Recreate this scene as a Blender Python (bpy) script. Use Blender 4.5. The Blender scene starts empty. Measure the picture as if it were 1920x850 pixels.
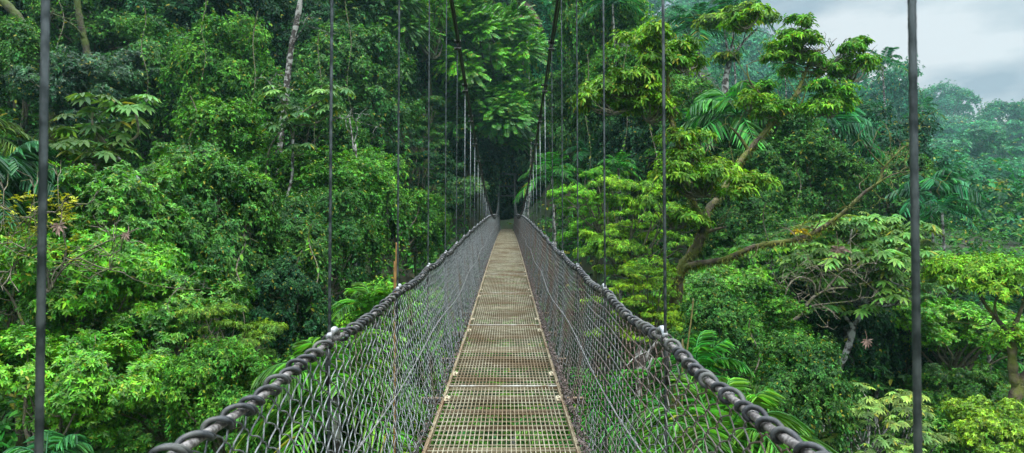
HAZE = .00055; EXPO = 1.02
import bpy, math, random
import numpy as np
from mathutils import Vector, Matrix

R = math.radians
PI = math.pi
F = 1280.0            # focal length in photograph pixels (24 mm on 36 mm, 1920 px wide)
scene = bpy.context.scene
col = scene.collection
rng = np.random.default_rng(7)
random.seed(7)

def at(px, py, Y):
    """point seen at photograph pixel (px, py) when it stands Y metres ahead"""
    return np.array([(px - 951.0) / F * Y, Y, (425.0 - py) / F * Y])

# ------------------------------------------------------------------ materials
def new_mat(name):
    m = bpy.data.materials.new(name); m.use_nodes = True
    nt = m.node_tree; nt.nodes.clear()
    out = nt.nodes.new('ShaderNodeOutputMaterial')
    return m, nt, out

def N(nt, t, **kw):
    n = nt.nodes.new(t)
    for k, v in kw.items():
        if k.startswith('i_'):
            n.inputs[k[2:].replace('_', ' ')].default_value = v
        else:
            setattr(n, k, v)
    return n

def leaf_material(name, rough=0.42, trans=0.38, yellow=0.03, spec=0.45):
    m, nt, out = new_mat(name)
    L = nt.links.new
    oi = N(nt, 'ShaderNodeObjectInfo')
    at_ = N(nt, 'ShaderNodeAttribute', attribute_name='tint')
    # per leaf hue / value variation; the wide spread also puts leaf sheen into colour
    wn = N(nt, 'ShaderNodeTexWhiteNoise', noise_dimensions='1D'); L(at_.outputs['Fac'], wn.inputs['W'])
    hue = N(nt, 'ShaderNodeMapRange'); hue.inputs['To Min'].default_value = 0.470; hue.inputs['To Max'].default_value = 0.522
    L(wn.outputs['Value'], hue.inputs['Value'])
    pw = N(nt, 'ShaderNodeMath', operation='POWER'); pw.inputs[1].default_value = 2.2; L(at_.outputs['Fac'], pw.inputs[0])
    val = N(nt, 'ShaderNodeMapRange'); val.inputs['To Min'].default_value = 0.42; val.inputs['To Max'].default_value = 2.3
    L(pw.outputs[0], val.inputs['Value'])
    hsv = N(nt, 'ShaderNodeHueSaturation')
    L(hue.outputs['Result'], hsv.inputs['Hue']); L(val.outputs['Result'], hsv.inputs['Value'])
    L(oi.outputs['Color'], hsv.inputs['Color'])
    # large patches: whole boughs a little yellower / darker
    tc = N(nt, 'ShaderNodeTexCoord')
    nz = N(nt, 'ShaderNodeTexNoise'); nz.inputs['Scale'].default_value = 0.7; nz.inputs['Detail'].default_value = 3
    L(tc.outputs['Object'], nz.inputs['Vector'])
    pr = N(nt, 'ShaderNodeMapRange'); pr.inputs['From Min'].default_value = .38; pr.inputs['From Max'].default_value = .66
    L(nz.outputs['Fac'], pr.inputs['Value'])
    pt = N(nt, 'ShaderNodeMixRGB', blend_type='MULTIPLY'); pt.inputs['Fac'].default_value = 1
    ramp = N(nt, 'ShaderNodeMixRGB'); ramp.inputs['Color1'].default_value = (.62, .74, .85, 1); ramp.inputs['Color2'].default_value = (1.5, 1.25, 1.0, 1)
    L(pr.outputs['Result'], ramp.inputs['Fac'])
    L(hsv.outputs['Color'], pt.inputs['Color1']); L(ramp.outputs['Color'], pt.inputs['Color2'])
    # a few yellow or brown leaves
    gt = N(nt, 'ShaderNodeMath', operation='GREATER_THAN'); gt.inputs[1].default_value = 1 - yellow
    wn2 = N(nt, 'ShaderNodeTexWhiteNoise', noise_dimensions='1D')
    ad = N(nt, 'ShaderNodeMath', operation='ADD'); ad.inputs[1].default_value = 31.7
    L(at_.outputs['Fac'], ad.inputs[0]); L(ad.outputs[0], wn2.inputs['W']); L(wn2.outputs['Value'], gt.inputs[0])
    ym = N(nt, 'ShaderNodeMixRGB'); ym.inputs['Color2'].default_value = (.42, .36, .03, 1)
    ys = N(nt, 'ShaderNodeMath', operation='MULTIPLY'); ys.inputs[1].default_value = .6
    L(gt.outputs[0], ys.inputs[0]); L(ys.outputs[0], ym.inputs['Fac']); L(pt.outputs['Color'], ym.inputs['Color1'])
    p = N(nt, 'ShaderNodeBsdfPrincipled'); p.inputs['Roughness'].default_value = rough
    p.inputs['Specular IOR Level'].default_value = spec
    L(ym.outputs['Color'], p.inputs['Base Color'])
    tr = N(nt, 'ShaderNodeBsdfTranslucent')
    tm = N(nt, 'ShaderNodeMixRGB', blend_type='MULTIPLY'); tm.inputs['Fac'].default_value = 1; tm.inputs['Color2'].default_value = (1.45, 1.4, .5, 1)
    L(ym.outputs['Color'], tm.inputs['Color1']); L(tm.outputs['Color'], tr.inputs['Color'])
    mx = N(nt, 'ShaderNodeMixShader'); mx.inputs['Fac'].default_value = trans
    L(p.outputs[0], mx.inputs[1]); L(tr.outputs[0], mx.inputs[2]); L(mx.outputs[0], out.inputs['Surface'])
    return m

def noisy(name, c1, c2, rough=.6, metal=0, scale=20, bump=.3, c3=None, s3=3, lo=.4, hi=.6, bdist=.005, spec=.5, lo3=.5, hi3=.62, world=False):
    m, nt, out = new_mat(name); L = nt.links.new
    tc = N(nt, 'ShaderNodeTexCoord'); gm = N(nt, 'ShaderNodeNewGeometry')
    nz = N(nt, 'ShaderNodeTexNoise'); nz.inputs['Scale'].default_value = scale; nz.inputs['Detail'].default_value = 6
    L(tc.outputs['Object'], nz.inputs['Vector'])
    mr = N(nt, 'ShaderNodeMapRange'); mr.inputs['From Min'].default_value = lo; mr.inputs['From Max'].default_value = hi
    L(nz.outputs['Fac'], mr.inputs['Value'])
    mx = N(nt, 'ShaderNodeMixRGB'); mx.inputs['Color1'].default_value = (*c1, 1); mx.inputs['Color2'].default_value = (*c2, 1)
    L(mr.outputs['Result'], mx.inputs['Fac'])
    last = mx.outputs['Color']
    if c3:
        n3 = N(nt, 'ShaderNodeTexNoise'); n3.inputs['Scale'].default_value = s3; n3.inputs['Detail'].default_value = 5
        L(gm.outputs['Position'] if world else tc.outputs['Object'], n3.inputs['Vector'])
        m3 = N(nt, 'ShaderNodeMapRange'); m3.inputs['From Min'].default_value = lo3; m3.inputs['From Max'].default_value = hi3
        L(n3.outputs['Fac'], m3.inputs['Value'])
        x3 = N(nt, 'ShaderNodeMixRGB'); x3.inputs['Color2'].default_value = (*c3, 1)
        L(m3.outputs['Result'], x3.inputs['Fac']); L(last, x3.inputs['Color1']); last = x3.outputs['Color']
    p = N(nt, 'ShaderNodeBsdfPrincipled'); p.inputs['Roughness'].default_value = rough; p.inputs['Metallic'].default_value = metal
    p.inputs['Specular IOR Level'].default_value = spec
    L(last, p.inputs['Base Color'])
    if bump:
        b = N(nt, 'ShaderNodeBump'); b.inputs['Strength'].default_value = bump; b.inputs['Distance'].default_value = bdist
        L(nz.outputs['Fac'], b.inputs['Height']); L(b.outputs[0], p.inputs['Normal'])
    L(p.outputs[0], out.inputs['Surface'])
    return m

M = {}
M['leaf'] = leaf_material('leaf_green', rough=.45, spec=.16, trans=.24)
M['gloss'] = leaf_material('leaf_glossy', rough=.34, trans=.22, spec=.28)
M['frond'] = leaf_material('frond_green', rough=.38, trans=.25, yellow=.01, spec=.25)
M['bark'] = noisy('bark_mossy', (.025, .02, .014), (.07, .056, .04), .9, scale=5, bump=1, c3=(.055, .080, .010), s3=1.7, bdist=.08, lo3=.40, hi3=.52)
M['pale_bark'] = noisy('bark_pale_lichen', (.045, .036, .03), (.34, .34, .31), .8, scale=6, bump=.5, lo=.46, hi=.56, bdist=.02)
M['twig'] = noisy('twig_grey', (.075, .062, .042), (.19, .165, .12), .85, scale=18, bump=.4, c3=(.10, .12, .03), s3=8)
M['moss_bark'] = noisy('bark_golden_moss', (.045, .034, .02), (.13, .10, .06), .9, scale=5, bump=1, c3=(.10, .115, .016), s3=2.2, bdist=.08, lo3=.42, hi3=.54)
M['moss'] = noisy('moss', (.05, .075, .012), (.13, .15, .03), .95, scale=30, bump=.6)
M['petiole'] = noisy('petiole', (.16, .18, .06), (.24, .20, .10), .6, scale=30, bump=0)
M['dead'] = noisy('dead_leaf', (.16, .10, .07), (.34, .24, .19), .8, scale=15, bump=.2)
M['rope'] = noisy('wire_rope', (.05, .062, .062), (.15, .17, .17), .33, .75, scale=25, bump=.1, bdist=.002, spec=.4)
M['cable'] = noisy('cable_dark', (.018, .02, .018), (.06, .06, .052), .55, .4, scale=40, bump=.3, bdist=.002)
M['hose'] = noisy('rubber_hose', (.010, .012, .014), (.045, .05, .053), .52, 0, scale=45, bump=.8, bdist=.002, c3=(.10, .105, .09), s3=9, lo3=.5, hi3=.7)
M['rod'] = noisy('rail_cable', (.10, .09, .085), (.30, .28, .26), .5, .4, scale=90, bump=.5, bdist=.002)
M['sleeve'] = noisy('grey_sleeve', (.26, .28, .29), (.46, .48, .49), .5, 0, scale=50, bump=.2, bdist=.001, c3=(.12, .12, .11), s3=25)
M['net'] = noisy('net_wire_lit', (.09, .10, .10), (.25, .265, .265), .45, .35, scale=25, bump=0, c3=(.14, .11, .085), s3=2.2, lo3=.56, hi3=.7)  # lighter left copy: light falling on these wires is put into the colour
M['net_right'] = noisy('net_wire_dim_rusty', (.065, .07, .068), (.18, .185, .178), .5, .3, scale=25, bump=0, c3=(.13, .085, .065), s3=2.0, lo3=.42, hi3=.62)  # darker right copy without the painted light, plus rusty patches
M['tie'] = noisy('mid_cable', (.12, .125, .12), (.27, .27, .26), .5, .2, scale=60, bump=.3, bdist=.001)
M['grate'] = noisy('weathered_grating', (.27, .24, .15), (.42, .39, .27), .5, .25, scale=9, bump=.2, bdist=.001, c3=(.21, .15, .08), s3=1.7, lo3=.44, hi3=.66, world=True)
M['frame'] = noisy('weathered_frame', (.22, .18, .10), (.35, .30, .19), .55, .2, scale=12, bump=.2, bdist=.001, c3=(.17, .09, .04), s3=2.2, lo3=.45, hi3=.66, world=True)
M['joint'] = noisy('joint_bar', (.28, .26, .20), (.44, .43, .38), .5, .3, scale=14, bump=.2, bdist=.001, c3=(.2, .13, .07), s3=4, lo3=.45, hi3=.6, world=True)
M['plate'] = noisy('corner_plate', (.42, .36, .22), (.55, .5, .36), .6, .1, scale=25, bump=.2, bdist=.001, c3=(.12, .08, .04), s3=14, lo3=.55, hi3=.6)
M['beam'] = noisy('cross_beam', (.10, .07, .04), (.2, .14, .08), .7, .2, scale=10, bump=.2)
M['tower'] = noisy('tower_paint', (.02, .026, .024), (.05, .06, .055), .6, .2, scale=6, bump=.1)
M['concrete'] = noisy('old_concrete', (.11, .105, .09), (.2, .19, .16), .85, scale=5, bump=.4, c3=(.05, .07, .02), s3=2)
M['soil'] = noisy('forest_floor', (.018, .02, .009), (.045, .04, .02), .95, scale=1.5, bump=.5, bdist=.1, c3=(.02, .045, .012), s3=.6, lo3=.4, hi3=.6)

# ------------------------------------------------------------------ mesh helpers
class Geo:
    def __init__(s): s.V = []; s.Q = []; s.T = []; s.n = 0
    def add(s, V, F_, tint=None):
        V = np.asarray(V, float).reshape(-1, 3); s.V.append(V); s.Q.append(np.asarray(F_, int) + s.n); s.n += len(V)
        s.T.append(np.full(len(V), .5) if tint is None else tint)
    def mesh(s, name, mat, smooth=True):
        me = bpy.data.meshes.new(name)
        V = np.concatenate(s.V); Q = np.concatenate([q for q in s.Q if len(q)])
        me.vertices.add(len(V)); me.vertices.foreach_set('co', V.astype(np.float32).ravel())
        me.loops.add(Q.size); me.loops.foreach_set('vertex_index', Q.astype(np.int32).ravel())
        me.polygons.add(len(Q))
        me.polygons.foreach_set('loop_start', np.arange(0, Q.size, 4, dtype=np.int32))
        me.polygons.foreach_set('loop_total', np.full(len(Q), 4, dtype=np.int32))
        me.polygons.foreach_set('use_smooth', np.full(len(Q), smooth, dtype=bool))
        a = me.attributes.new('tint', 'FLOAT', 'POINT'); a.data.foreach_set('value', np.concatenate(s.T).astype(np.float32))
        me.materials.append(mat); me.update(calc_edges=True)
        return me
    def tube(s, P, r, sides=6, cap=True):
        P = np.asarray(P, float); n = len(P)
        r = np.broadcast_to(np.asarray(r, float), (n,))
        T = np.gradient(P, axis=0); T /= np.linalg.norm(T, axis=1)[:, None] + 1e-12
        up = np.array([0, 0, 1.]) if abs(T[0, 2]) < .9 else np.array([1., 0, 0])
        u = np.cross(T[0], up); u /= np.linalg.norm(u)
        U = np.zeros_like(P)
        for i in range(n):
            u = u - T[i] * u.dot(T[i]); u /= np.linalg.norm(u) + 1e-12; U[i] = u
        W = np.cross(T, U)
        a = np.arange(sides) * 2 * PI / sides
        V = P[:, None] + r[:, None, None] * (np.cos(a)[None, :, None] * U[:, None] + np.sin(a)[None, :, None] * W[:, None])
        i = np.arange(n - 1)[:, None] * sides; j = np.arange(sides)[None]; k = (j + 1) % sides
        Fq = np.stack([i + j, i + k, i + k + sides, i + j + sides], -1).reshape(-1, 4)
        V = V.reshape(-1, 3)
        if cap:
            V = np.concatenate([V, P[:1], P[-1:]]); c0 = n * sides; c1 = c0 + 1
            f0 = [[c0, (b + 1) % sides, b, c0] for b in range(0)]
            # quad caps from pairs of rim vertices
            q = []
            for b in range(0, sides, 2):
                q.append([c0, (b + 2) % sides, (b + 1) % sides, b])
                e = (n - 1) * sides
                q.append([c1, e + b, e + (b + 1) % sides, e + (b + 2) % sides])
            if sides % 2 == 0: Fq = np.concatenate([Fq, np.array(q)])
        s.add(V, Fq)
    def box(s, c, d, rot=None):
        x, y, z = np.array(d) / 2
        V = np.array([[-x, -y, -z], [x, -y, -z], [x, y, -z], [-x, y, -z], [-x, -y, z], [x, -y, z], [x, y, z], [-x, y, z]])
        if rot is not None: V = V @ np.array(rot).T
        s.add(V + np.array(c), [[0, 3, 2, 1], [4, 5, 6, 7], [0, 1, 5, 4], [1, 2, 6, 5], [2, 3, 7, 6], [3, 0, 4, 7]])

def unit(v):
    return v / (np.linalg.norm(v, axis=-1, keepdims=True) + 1e-9)

def add_leaves(g, P, A, Nn, L, W, fold=.18, droop=.15, tint=None, rg=rng):
    """n pointed leaves, each two quads folded along the midrib"""
    n = len(P); A = unit(A); B = unit(np.cross(Nn, A)); Nn = np.cross(A, B)
    L = np.broadcast_to(L, (n,))[:, None]; W = np.broadcast_to(W, (n,))[:, None]
    dz = np.array([0, 0, -1.])
    b = P; tip = P + A * L + dz * droop * L
    m1 = P + A * L * .30; m2 = P + A * L * .68 + dz * droop * L * .45
    up = Nn * W * fold
    V = np.stack([b, m1 + B * W * .46 + up, m2 + B * W * .40 + up, tip, m2 - B * W * .40 + up, m1 - B * W * .46 + up], 1).reshape(-1, 3)
    i = np.arange(n)[:, None] * 6
    Q = np.stack([i + np.array([[0, 1, 2, 3]]), i + np.array([[0, 3, 4, 5]])], 1).reshape(-1, 4)
    t = rg.random(n) if tint is None else tint
    g.add(V, Q, np.repeat(t, 6))

def rand_dirs(n, rg=rng):
    v = rg.normal(size=(n, 3)); return unit(v)

def rosettes(g, P, D, k, L, W, rg=rng, sp=(50, 95), droop=.15, back=.1, zb=0.0):
    n = len(P); D = unit(D)
    u = unit(np.cross(D, rand_dirs(n, rg))); w = np.cross(D, u)
    az = (np.arange(k) * 2.399)[None] + rg.random((n, 1)) * 6.28
    s = np.radians(rg.uniform(sp[0], sp[1], (n, k)))
    A = D[:, None] * np.cos(s)[..., None] + (u[:, None] * np.cos(az)[..., None] + w[:, None] * np.sin(az)[..., None]) * np.sin(s)[..., None]
    A[..., 2] += zb
    Nn = D[:, None] + .35 * rand_dirs(n * k, rg).reshape(n, k, 3) + np.array([0, 0, .25])
    Pp = P[:, None] - D[:, None] * (rg.random((n, k, 1)) * back)
    Ls = L * rg.uniform(.65, 1.15, (n, k)); Ws = W * Ls / L
    t = np.clip(rg.random((n, 1)) * .68 + rg.random((n, k)) * .32, 0, 1)
    add_leaves(g, Pp.reshape(-1, 3), A.reshape(-1, 3), Nn.reshape(-1, 3), Ls.ravel(), Ws.ravel(), droop=droop, tint=t.ravel(), rg=rg)

def pinnates(g, P, D, Lf, m, L, W, rg=rng, sag=.35, droop=.2):
    """compound leaves: m pairs of leaflets down a drooping midrib"""
    n = len(P); D = unit(D); dz = np.array([0, 0, -1.])
    side = unit(np.cross(D, np.array([0, 0, 1.]) + .3 * rand_dirs(n, rg)))
    t = np.linspace(.18, 1, m)[None, :, None]
    Lf = (Lf * rg.uniform(.7, 1.2, n))[:, None, None]
    pos = P[:, None] + D[:, None] * Lf * t + dz * Lf * sag * t ** 2
    tan = unit(D[:, None] + dz * 2 * sag * t)
    prof = (np.sin(np.linspace(.5, 2.75, m)) ** .7)[None, :]
    tt = np.clip(rg.random((n, 1)) * .6 + rg.random((n, m)) * .4, 0, 1)
    for sg in (-1, 1):
        A = tan * .55 + side[:, None] * sg + dz * .3 + .15 * rand_dirs(n * m, rg).reshape(n, m, 3)
        Nn = np.cross(tan, side[:, None] * np.ones_like(tan)); Nn = Nn * np.sign(Nn[..., 2:] + 1e-6)
        Ls = L * prof * rg.uniform(.85, 1.15, (n, m))
        add_leaves(g, pos.reshape(-1, 3), A.reshape(-1, 3), Nn.reshape(-1, 3), Ls.ravel(), W, droop=droop, fold=.1, tint=tt.ravel(), rg=rg)

def crown_blobs(rg, lobes, nsub):
    w = np.array([r[0] * r[1] for c, r in lobes]); w /= w.sum()
    k = rg.choice(len(lobes), nsub, p=w)
    d = rand_dirs(nsub, rg); d[:, 2] = np.where(d[:, 2] < -.35, -d[:, 2] * .8, d[:, 2]); d = unit(d)
    C = np.array([c for c, r in lobes])[k]; Rr = np.array([r for c, r in lobes])[k]
    return C + d * Rr * rg.uniform(.62, 1.22, (nsub, 1)), d

def blob_tips(rg, C, O, ntips, subr, flat=.7, up=.35):
    k = rg.integers(0, len(C), ntips)
    rs = subr * (0.45 + 1.0 * ((k * 0.618) % 1))
    d = unit(rand_dirs(ntips, rg) + O[k] * .55 + np.array([0, 0, up]))
    P = C[k] + d * (rs * (.5 + .55 * rg.random(ntips) + .55 * rg.random(ntips) ** 5))[:, None] * np.array([1, 1, flat])
    return P, unit(d + O[k] * .4 + np.array([0, 0, .25]))

def curve_path(a, b, rg, n=7, bow=.15, sag=0):
    a = np.array(a, float); b = np.array(b, float); t = np.linspace(0, 1, n)[:, None]
    off = rand_dirs(2, rg) * np.linalg.norm(b - a) * bow
    return a + (b - a) * t + off[0] * np.sin(PI * t) + off[1] * .5 * np.sin(2 * PI * t) + np.array([0, 0, sag]) * np.sin(PI * t)

def branches(rg, C, fork, n, r0=.09, r1=.015):
    g = Geo()
    for i in rg.choice(len(C), min(n, len(C)), replace=False):
        p = curve_path(fork, C[i], rg, 8, .1, -.2)
        g.tube(p, np.linspace(r0, r1, 8), 5, False)
        for q in range(2):
            m = p[rg.integers(3, 7)]
            g.tube(curve_path(m, m + rand_dirs(1, rg)[0] * [1, 1, .5] * rg.uniform(.4, 1.0), rg, 4, .1), np.linspace(.025, .008, 4), 4, False)
    return g
# ------------------------------------------------------------------ tagging helpers
def tag(o, label=None, cat=None, group=None, kind=None):
    if label: o['label'] = label
    if cat: o['category'] = cat
    if group: o['group'] = group
    if kind: o['kind'] = kind
    return o
def link(name, me, parent=None, loc=(0, 0, 0), scale=None, rotz=0):
    o = bpy.data.objects.new(name, me); col.objects.link(o); o.location = loc
    if scale is not None: o.scale = (scale,) * 3 if np.isscalar(scale) else scale
    o.rotation_euler = (0, 0, rotz); o.parent = parent
    return o
def empty(name, loc, label, cat, group=None):
    o = bpy.data.objects.new(name, None); col.objects.link(o); o.location = loc; o.empty_display_size = .3
    return tag(o, label, cat, group)

# ------------------------------------------------------------------ crown kinds (about 6 m across, centred on 0)
CR = {}
def reg(kind, g, b, mat, fork): CR.setdefault(kind, []).append((g.mesh(kind + '_foliage', mat), b.mesh(kind + '_boughs', M['twig']), fork))

for v in range(3):                                   # bushy crown of leaf rosettes
    rg = np.random.default_rng(100 + v)
    lobes = [((0, 0, 0), np.array([2.2, 2.2, 1.9])), ((1.3, .5, .6), np.array([1.5, 1.5, 1.2])), ((-1.4, -.4, .3), np.array([1.5, 1.5, 1.3])), ((.2, -1.2, -.8), np.array([1.7, 1.6, 1.2]))]
    C, O = crown_blobs(rg, lobes, 105)
    P, D = blob_tips(rg, C, O, 7600, .56)
    g = Geo(); rosettes(g, P, D, 7, .165, .066, rg)
    reg('bushy', g, branches(rg, C, (0, 0, -1.9), 26), M['gloss'], -1.9)
for v in range(3):                                   # small leaves, vines draped over the crown
    rg = np.random.default_rng(200 + v)
    lobes = [((0, 0, .6), np.array([2.1, 2.1, 1.9])), ((.9, -.6, -.9), np.array([1.6, 1.6, 1.9])), ((-1., .3, -.7), np.array([1.7, 1.6, 1.8]))]
    C, O = crown_blobs(rg, lobes, 84)
    P, D = blob_tips(rg, C, O, 9000, .58, flat=.9)
    g = Geo(); rosettes(g, P, D, 5, .145, .08, rg, sp=(30, 100), droop=.3, zb=-.2)
    ns = 190                                         # hanging strands
    k = rg.integers(0, len(C), ns); st = C[k] + O[k] * .4; ln = rg.uniform(.8, 2.6, ns)
    m = 26; t = rg.random((ns, m)); pp = st[:, None] + np.array([0, 0, -1.]) * (t * ln[:, None])[..., None] + .09 * rand_dirs(ns * m, rg).reshape(ns, m, 3)
    A = O[k][:, None] * .6 + rand_dirs(ns * m, rg).reshape(ns, m, 3) * .7 + np.array([0, 0, -.6])
    Nn = O[k][:, None] + .5 * rand_dirs(ns * m, rg).reshape(ns, m, 3) + np.array([0, 0, .4])
    add_leaves(g, pp.reshape(-1, 3), A.reshape(-1, 3), Nn.reshape(-1, 3), rg.uniform(.12, .19, ns * m), .095, rg=rg)
    reg('viny', g, branches(rg, C, (0, 0, -1.9), 16), M['leaf'], -1.9)
for v in range(2):                                   # feathery compound leaves
    rg = np.random.default_rng(300 + v)
    lobes = [((0, 0, .4), np.array([2.1, 2.1, 1.7])), ((1.4, -.3, -.5), np.array([1.4, 1.4, 1.2])), ((-1.2, .4, .2), np.array([1.5, 1.4, 1.3])), ((.3, -.9, -1.4), np.array([1.2, 1.2, 1.0]))]
    C, O = crown_blobs(rg, lobes, 75)
    P, D = blob_tips(rg, C, O, 3300, .5, up=.1)
    g = Geo(); pinnates(g, P, D, .52, 10, .16, .055, rg)
    reg('feathery', g, branches(rg, C, (0, 0, -1.9), 24), M['gloss'], -1.9)
for v in range(2):                                   # flat storeys of drooping leaves
    rg = np.random.default_rng(400 + v)
    lobes = []
    for q in range(20):
        a = q * 2.4; r_ = .5 + 1.7 * ((q * .37) % 1)
        lobes.append(((r_ * math.cos(a), r_ * math.sin(a), 1.7 - q * .18 - r_ * .3 + .3 * math.sin(q * 1.9)), np.array([.95, .85, .24])))
    C, O = crown_blobs(rg, lobes, 130); O[:, 2] = np.abs(O[:, 2]) + .3; O = unit(O)
    P, D = blob_tips(rg, C, O, 8000, .40, flat=.5, up=.6)
    g = Geo(); rosettes(g, P, D, 7, .125, .046, rg, sp=(60, 105), droop=.4)
    reg('layered', g, branches(rg, C, (0, 0, -2.2), 30, .08), M['leaf'], -2.2)
for v in range(2):                                   # umbrella crown on rising limbs
    rg = np.random.default_rng(500 + v)
    lobes = [((0, 0, .55), np.array([1.6, 1.6, .32])), ((1.5, .4, .1), np.array([1.1, 1.1, .28])), ((-1.5, -.5, .15), np.array([1.2, 1.1, .28])), ((.3, 1.5, .0), np.array([1.1, 1., .25])), ((-.2, -1.5, -.1), np.array([1.1, 1., .25]))]
    C, O = crown_blobs(rg, lobes, 80); O[:, 2] = np.abs(O[:, 2]) + .5; O = unit(O)
    P, D = blob_tips(rg, C, O, 3600, .36, flat=.5, up=.7)
    g = Geo(); rosettes(g, P, D, 7, .17, .07, rg, sp=(55, 100), droop=.25)
    reg('umbrella', g, branches(rg, C, (0, 0, -1.6), 26, .07), M['leaf'], -1.6)
def palmate(g, rg, tips, D, size=1.0, npet=8, lobe=.34, W=.115):
    """umbrella leaves: petioles radiate from each shoot, every one ends in a wheel of leaflets"""
    n = len(tips)
    for i in range(n):
        d = unit(D[i]); u = unit(np.cross(d, rand_dirs(1, rg)[0])); w = np.cross(d, u)
        for q in range(npet):
            a = q * 6.28 / npet + rg.uniform(-.3, .3); s = R(rg.uniform(45, 85))
            pd = unit(d * math.cos(s) + (u * math.cos(a) + w * math.sin(a)) * math.sin(s) + np.array([0, 0, .15]))
            e = tips[i] + pd * size * rg.uniform(.38, .62)
            g.tube(np.array([tips[i], tips[i] + (e - tips[i]) * .5 + [0, 0, .03], e]), .008 * size, 4, False)
            k = 9; az = np.arange(k) * 5.6 / k + a + rg.uniform(-.2, .2)
            nn = unit(np.array([pd[0] * .45, pd[1] * .45, 1.]) + .12 * rand_dirs(1, rg)[0])
            uu = unit(np.cross(nn, [1, 0, .01])); ww = np.cross(nn, uu)
            A = uu[None] * np.cos(az)[:, None] + ww[None] * np.sin(az)[:, None] - nn * .12
            add_leaves(g, np.repeat(e[None], k, 0), A, np.repeat(nn[None], k, 0), lobe * size * rg.uniform(.75, 1.1, k), W * size, fold=.08, droop=.3, tint=np.full(k, rg.random()) * .8 + .1 * rg.random(k), rg=rg)
for v in range(2):                                   # cecropia: open crown of umbrella leaves
    rg = np.random.default_rng(600 + v)
    g = Geo(); b = Geo(); tips = []; dirs = []
    for q in range(44):
        a = q * 2.4; r_ = rg.uniform(.9, 2.8); z = 1.1 - .28 * r_ + rg.uniform(-.9, .5)
        tips.append(np.array([r_ * math.cos(a), r_ * math.sin(a), z])); dirs.append(np.array([math.cos(a) * .25, math.sin(a) * .25, 1]))
        p = curve_path((0, 0, -1.7), tips[-1], rg, 8, .12, -.5); b.tube(p, np.linspace(.05, .022, 8), 5, False)
    palmate(g, rg, tips, np.array(dirs), .8)
    CR.setdefault('cecropia', []).append((g.mesh('cecropia_foliage', M['leaf']), b.mesh('cecropia_boughs', M['pale_bark']), -1.7))

# palm fronds: unit 1 = frond length
def frond_mesh(name, seed, up=50, sag=.55, m=29, ll=.205, lw=.0165, hang=.12, mat=None):
    rg = np.random.default_rng(seed); g = Geo()
    t = np.linspace(0, 1, 14); a = R(up)
    P = np.stack([t * math.cos(a) * (1 - .08 * t), .04 * np.sin(t * 3) * rg.uniform(-1, 1), t * math.sin(a) - sag * t ** 2.1], 1)
    g.tube(P, np.linspace(.013, .003, 14), 5, False)
    tt = np.linspace(.16, .995, m); Q = np.stack([np.interp(tt, t, P[:, i]) for i in range(3)], 1)
    T = unit(np.gradient(Q, axis=0)); side = unit(np.cross(T, [0, 0, 1.])); nrm = np.cross(side, T)
    prof = np.sin(np.clip(tt * 2.6 + .35, 0, PI)) ** .6 + .12
    for sg in (-1, 1):
        A = T * (.45 + .5 * tt[:, None]) + side * sg - nrm * hang * .6 + .24 * rand_dirs(m, rg); A[:, 2] -= hang * .5
        Nn = nrm + side * sg * .35 + .45 * rand_dirs(m, rg)
        add_leaves(g, Q, A, Nn, ll * prof * rg.uniform(.9, 1.1, m), lw * (.6 + .4 * prof), fold=.25, droop=.30, tint=rg.random(m), rg=rg)
    return g.mesh(name, mat or M['frond'])
FR = [frond_mesh('frond_upright', 1, 68, .45), frond_mesh('frond_arching', 2, 52, .62), frond_mesh('frond_level', 3, 32, .55), frond_mesh('frond_hanging', 4, 5, .62)]
FRB = [frond_mesh('broad_frond_upright', 5, 62, .5, 22, .30, .036, .4), frond_mesh('broad_frond_arching', 6, 44, .6, 22, .30, .036, .5), frond_mesh('broad_frond_level', 7, 22, .5, 22, .30, .036, .55), frond_mesh('broad_frond_hanging', 8, 0, .5, 22, .30, .036, .55)]
OLDF = frond_mesh('old_frond', 12, -50, .5, 24, .2, .03, .8)
DEADF = frond_mesh('dead_frond', 9, -35, .55, 24, .22, .02, .8, M['dead'])

# ------------------------------------------------------------------ colours
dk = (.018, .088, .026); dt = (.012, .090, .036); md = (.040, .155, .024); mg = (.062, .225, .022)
br = (.100, .335, .020); yl = (.180, .380, .018); pl = (.160, .290, .060); lm = (.190, .440, .028); ol = (.190, .260, .020); tl_mist = (.024, .185, .075); fe = (.10, .37, .02); fe2 = (.06, .27, .02); fo = (.13, .28, .03)  # the teal entry puts the mist of the far slopes into the leaf colour

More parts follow.
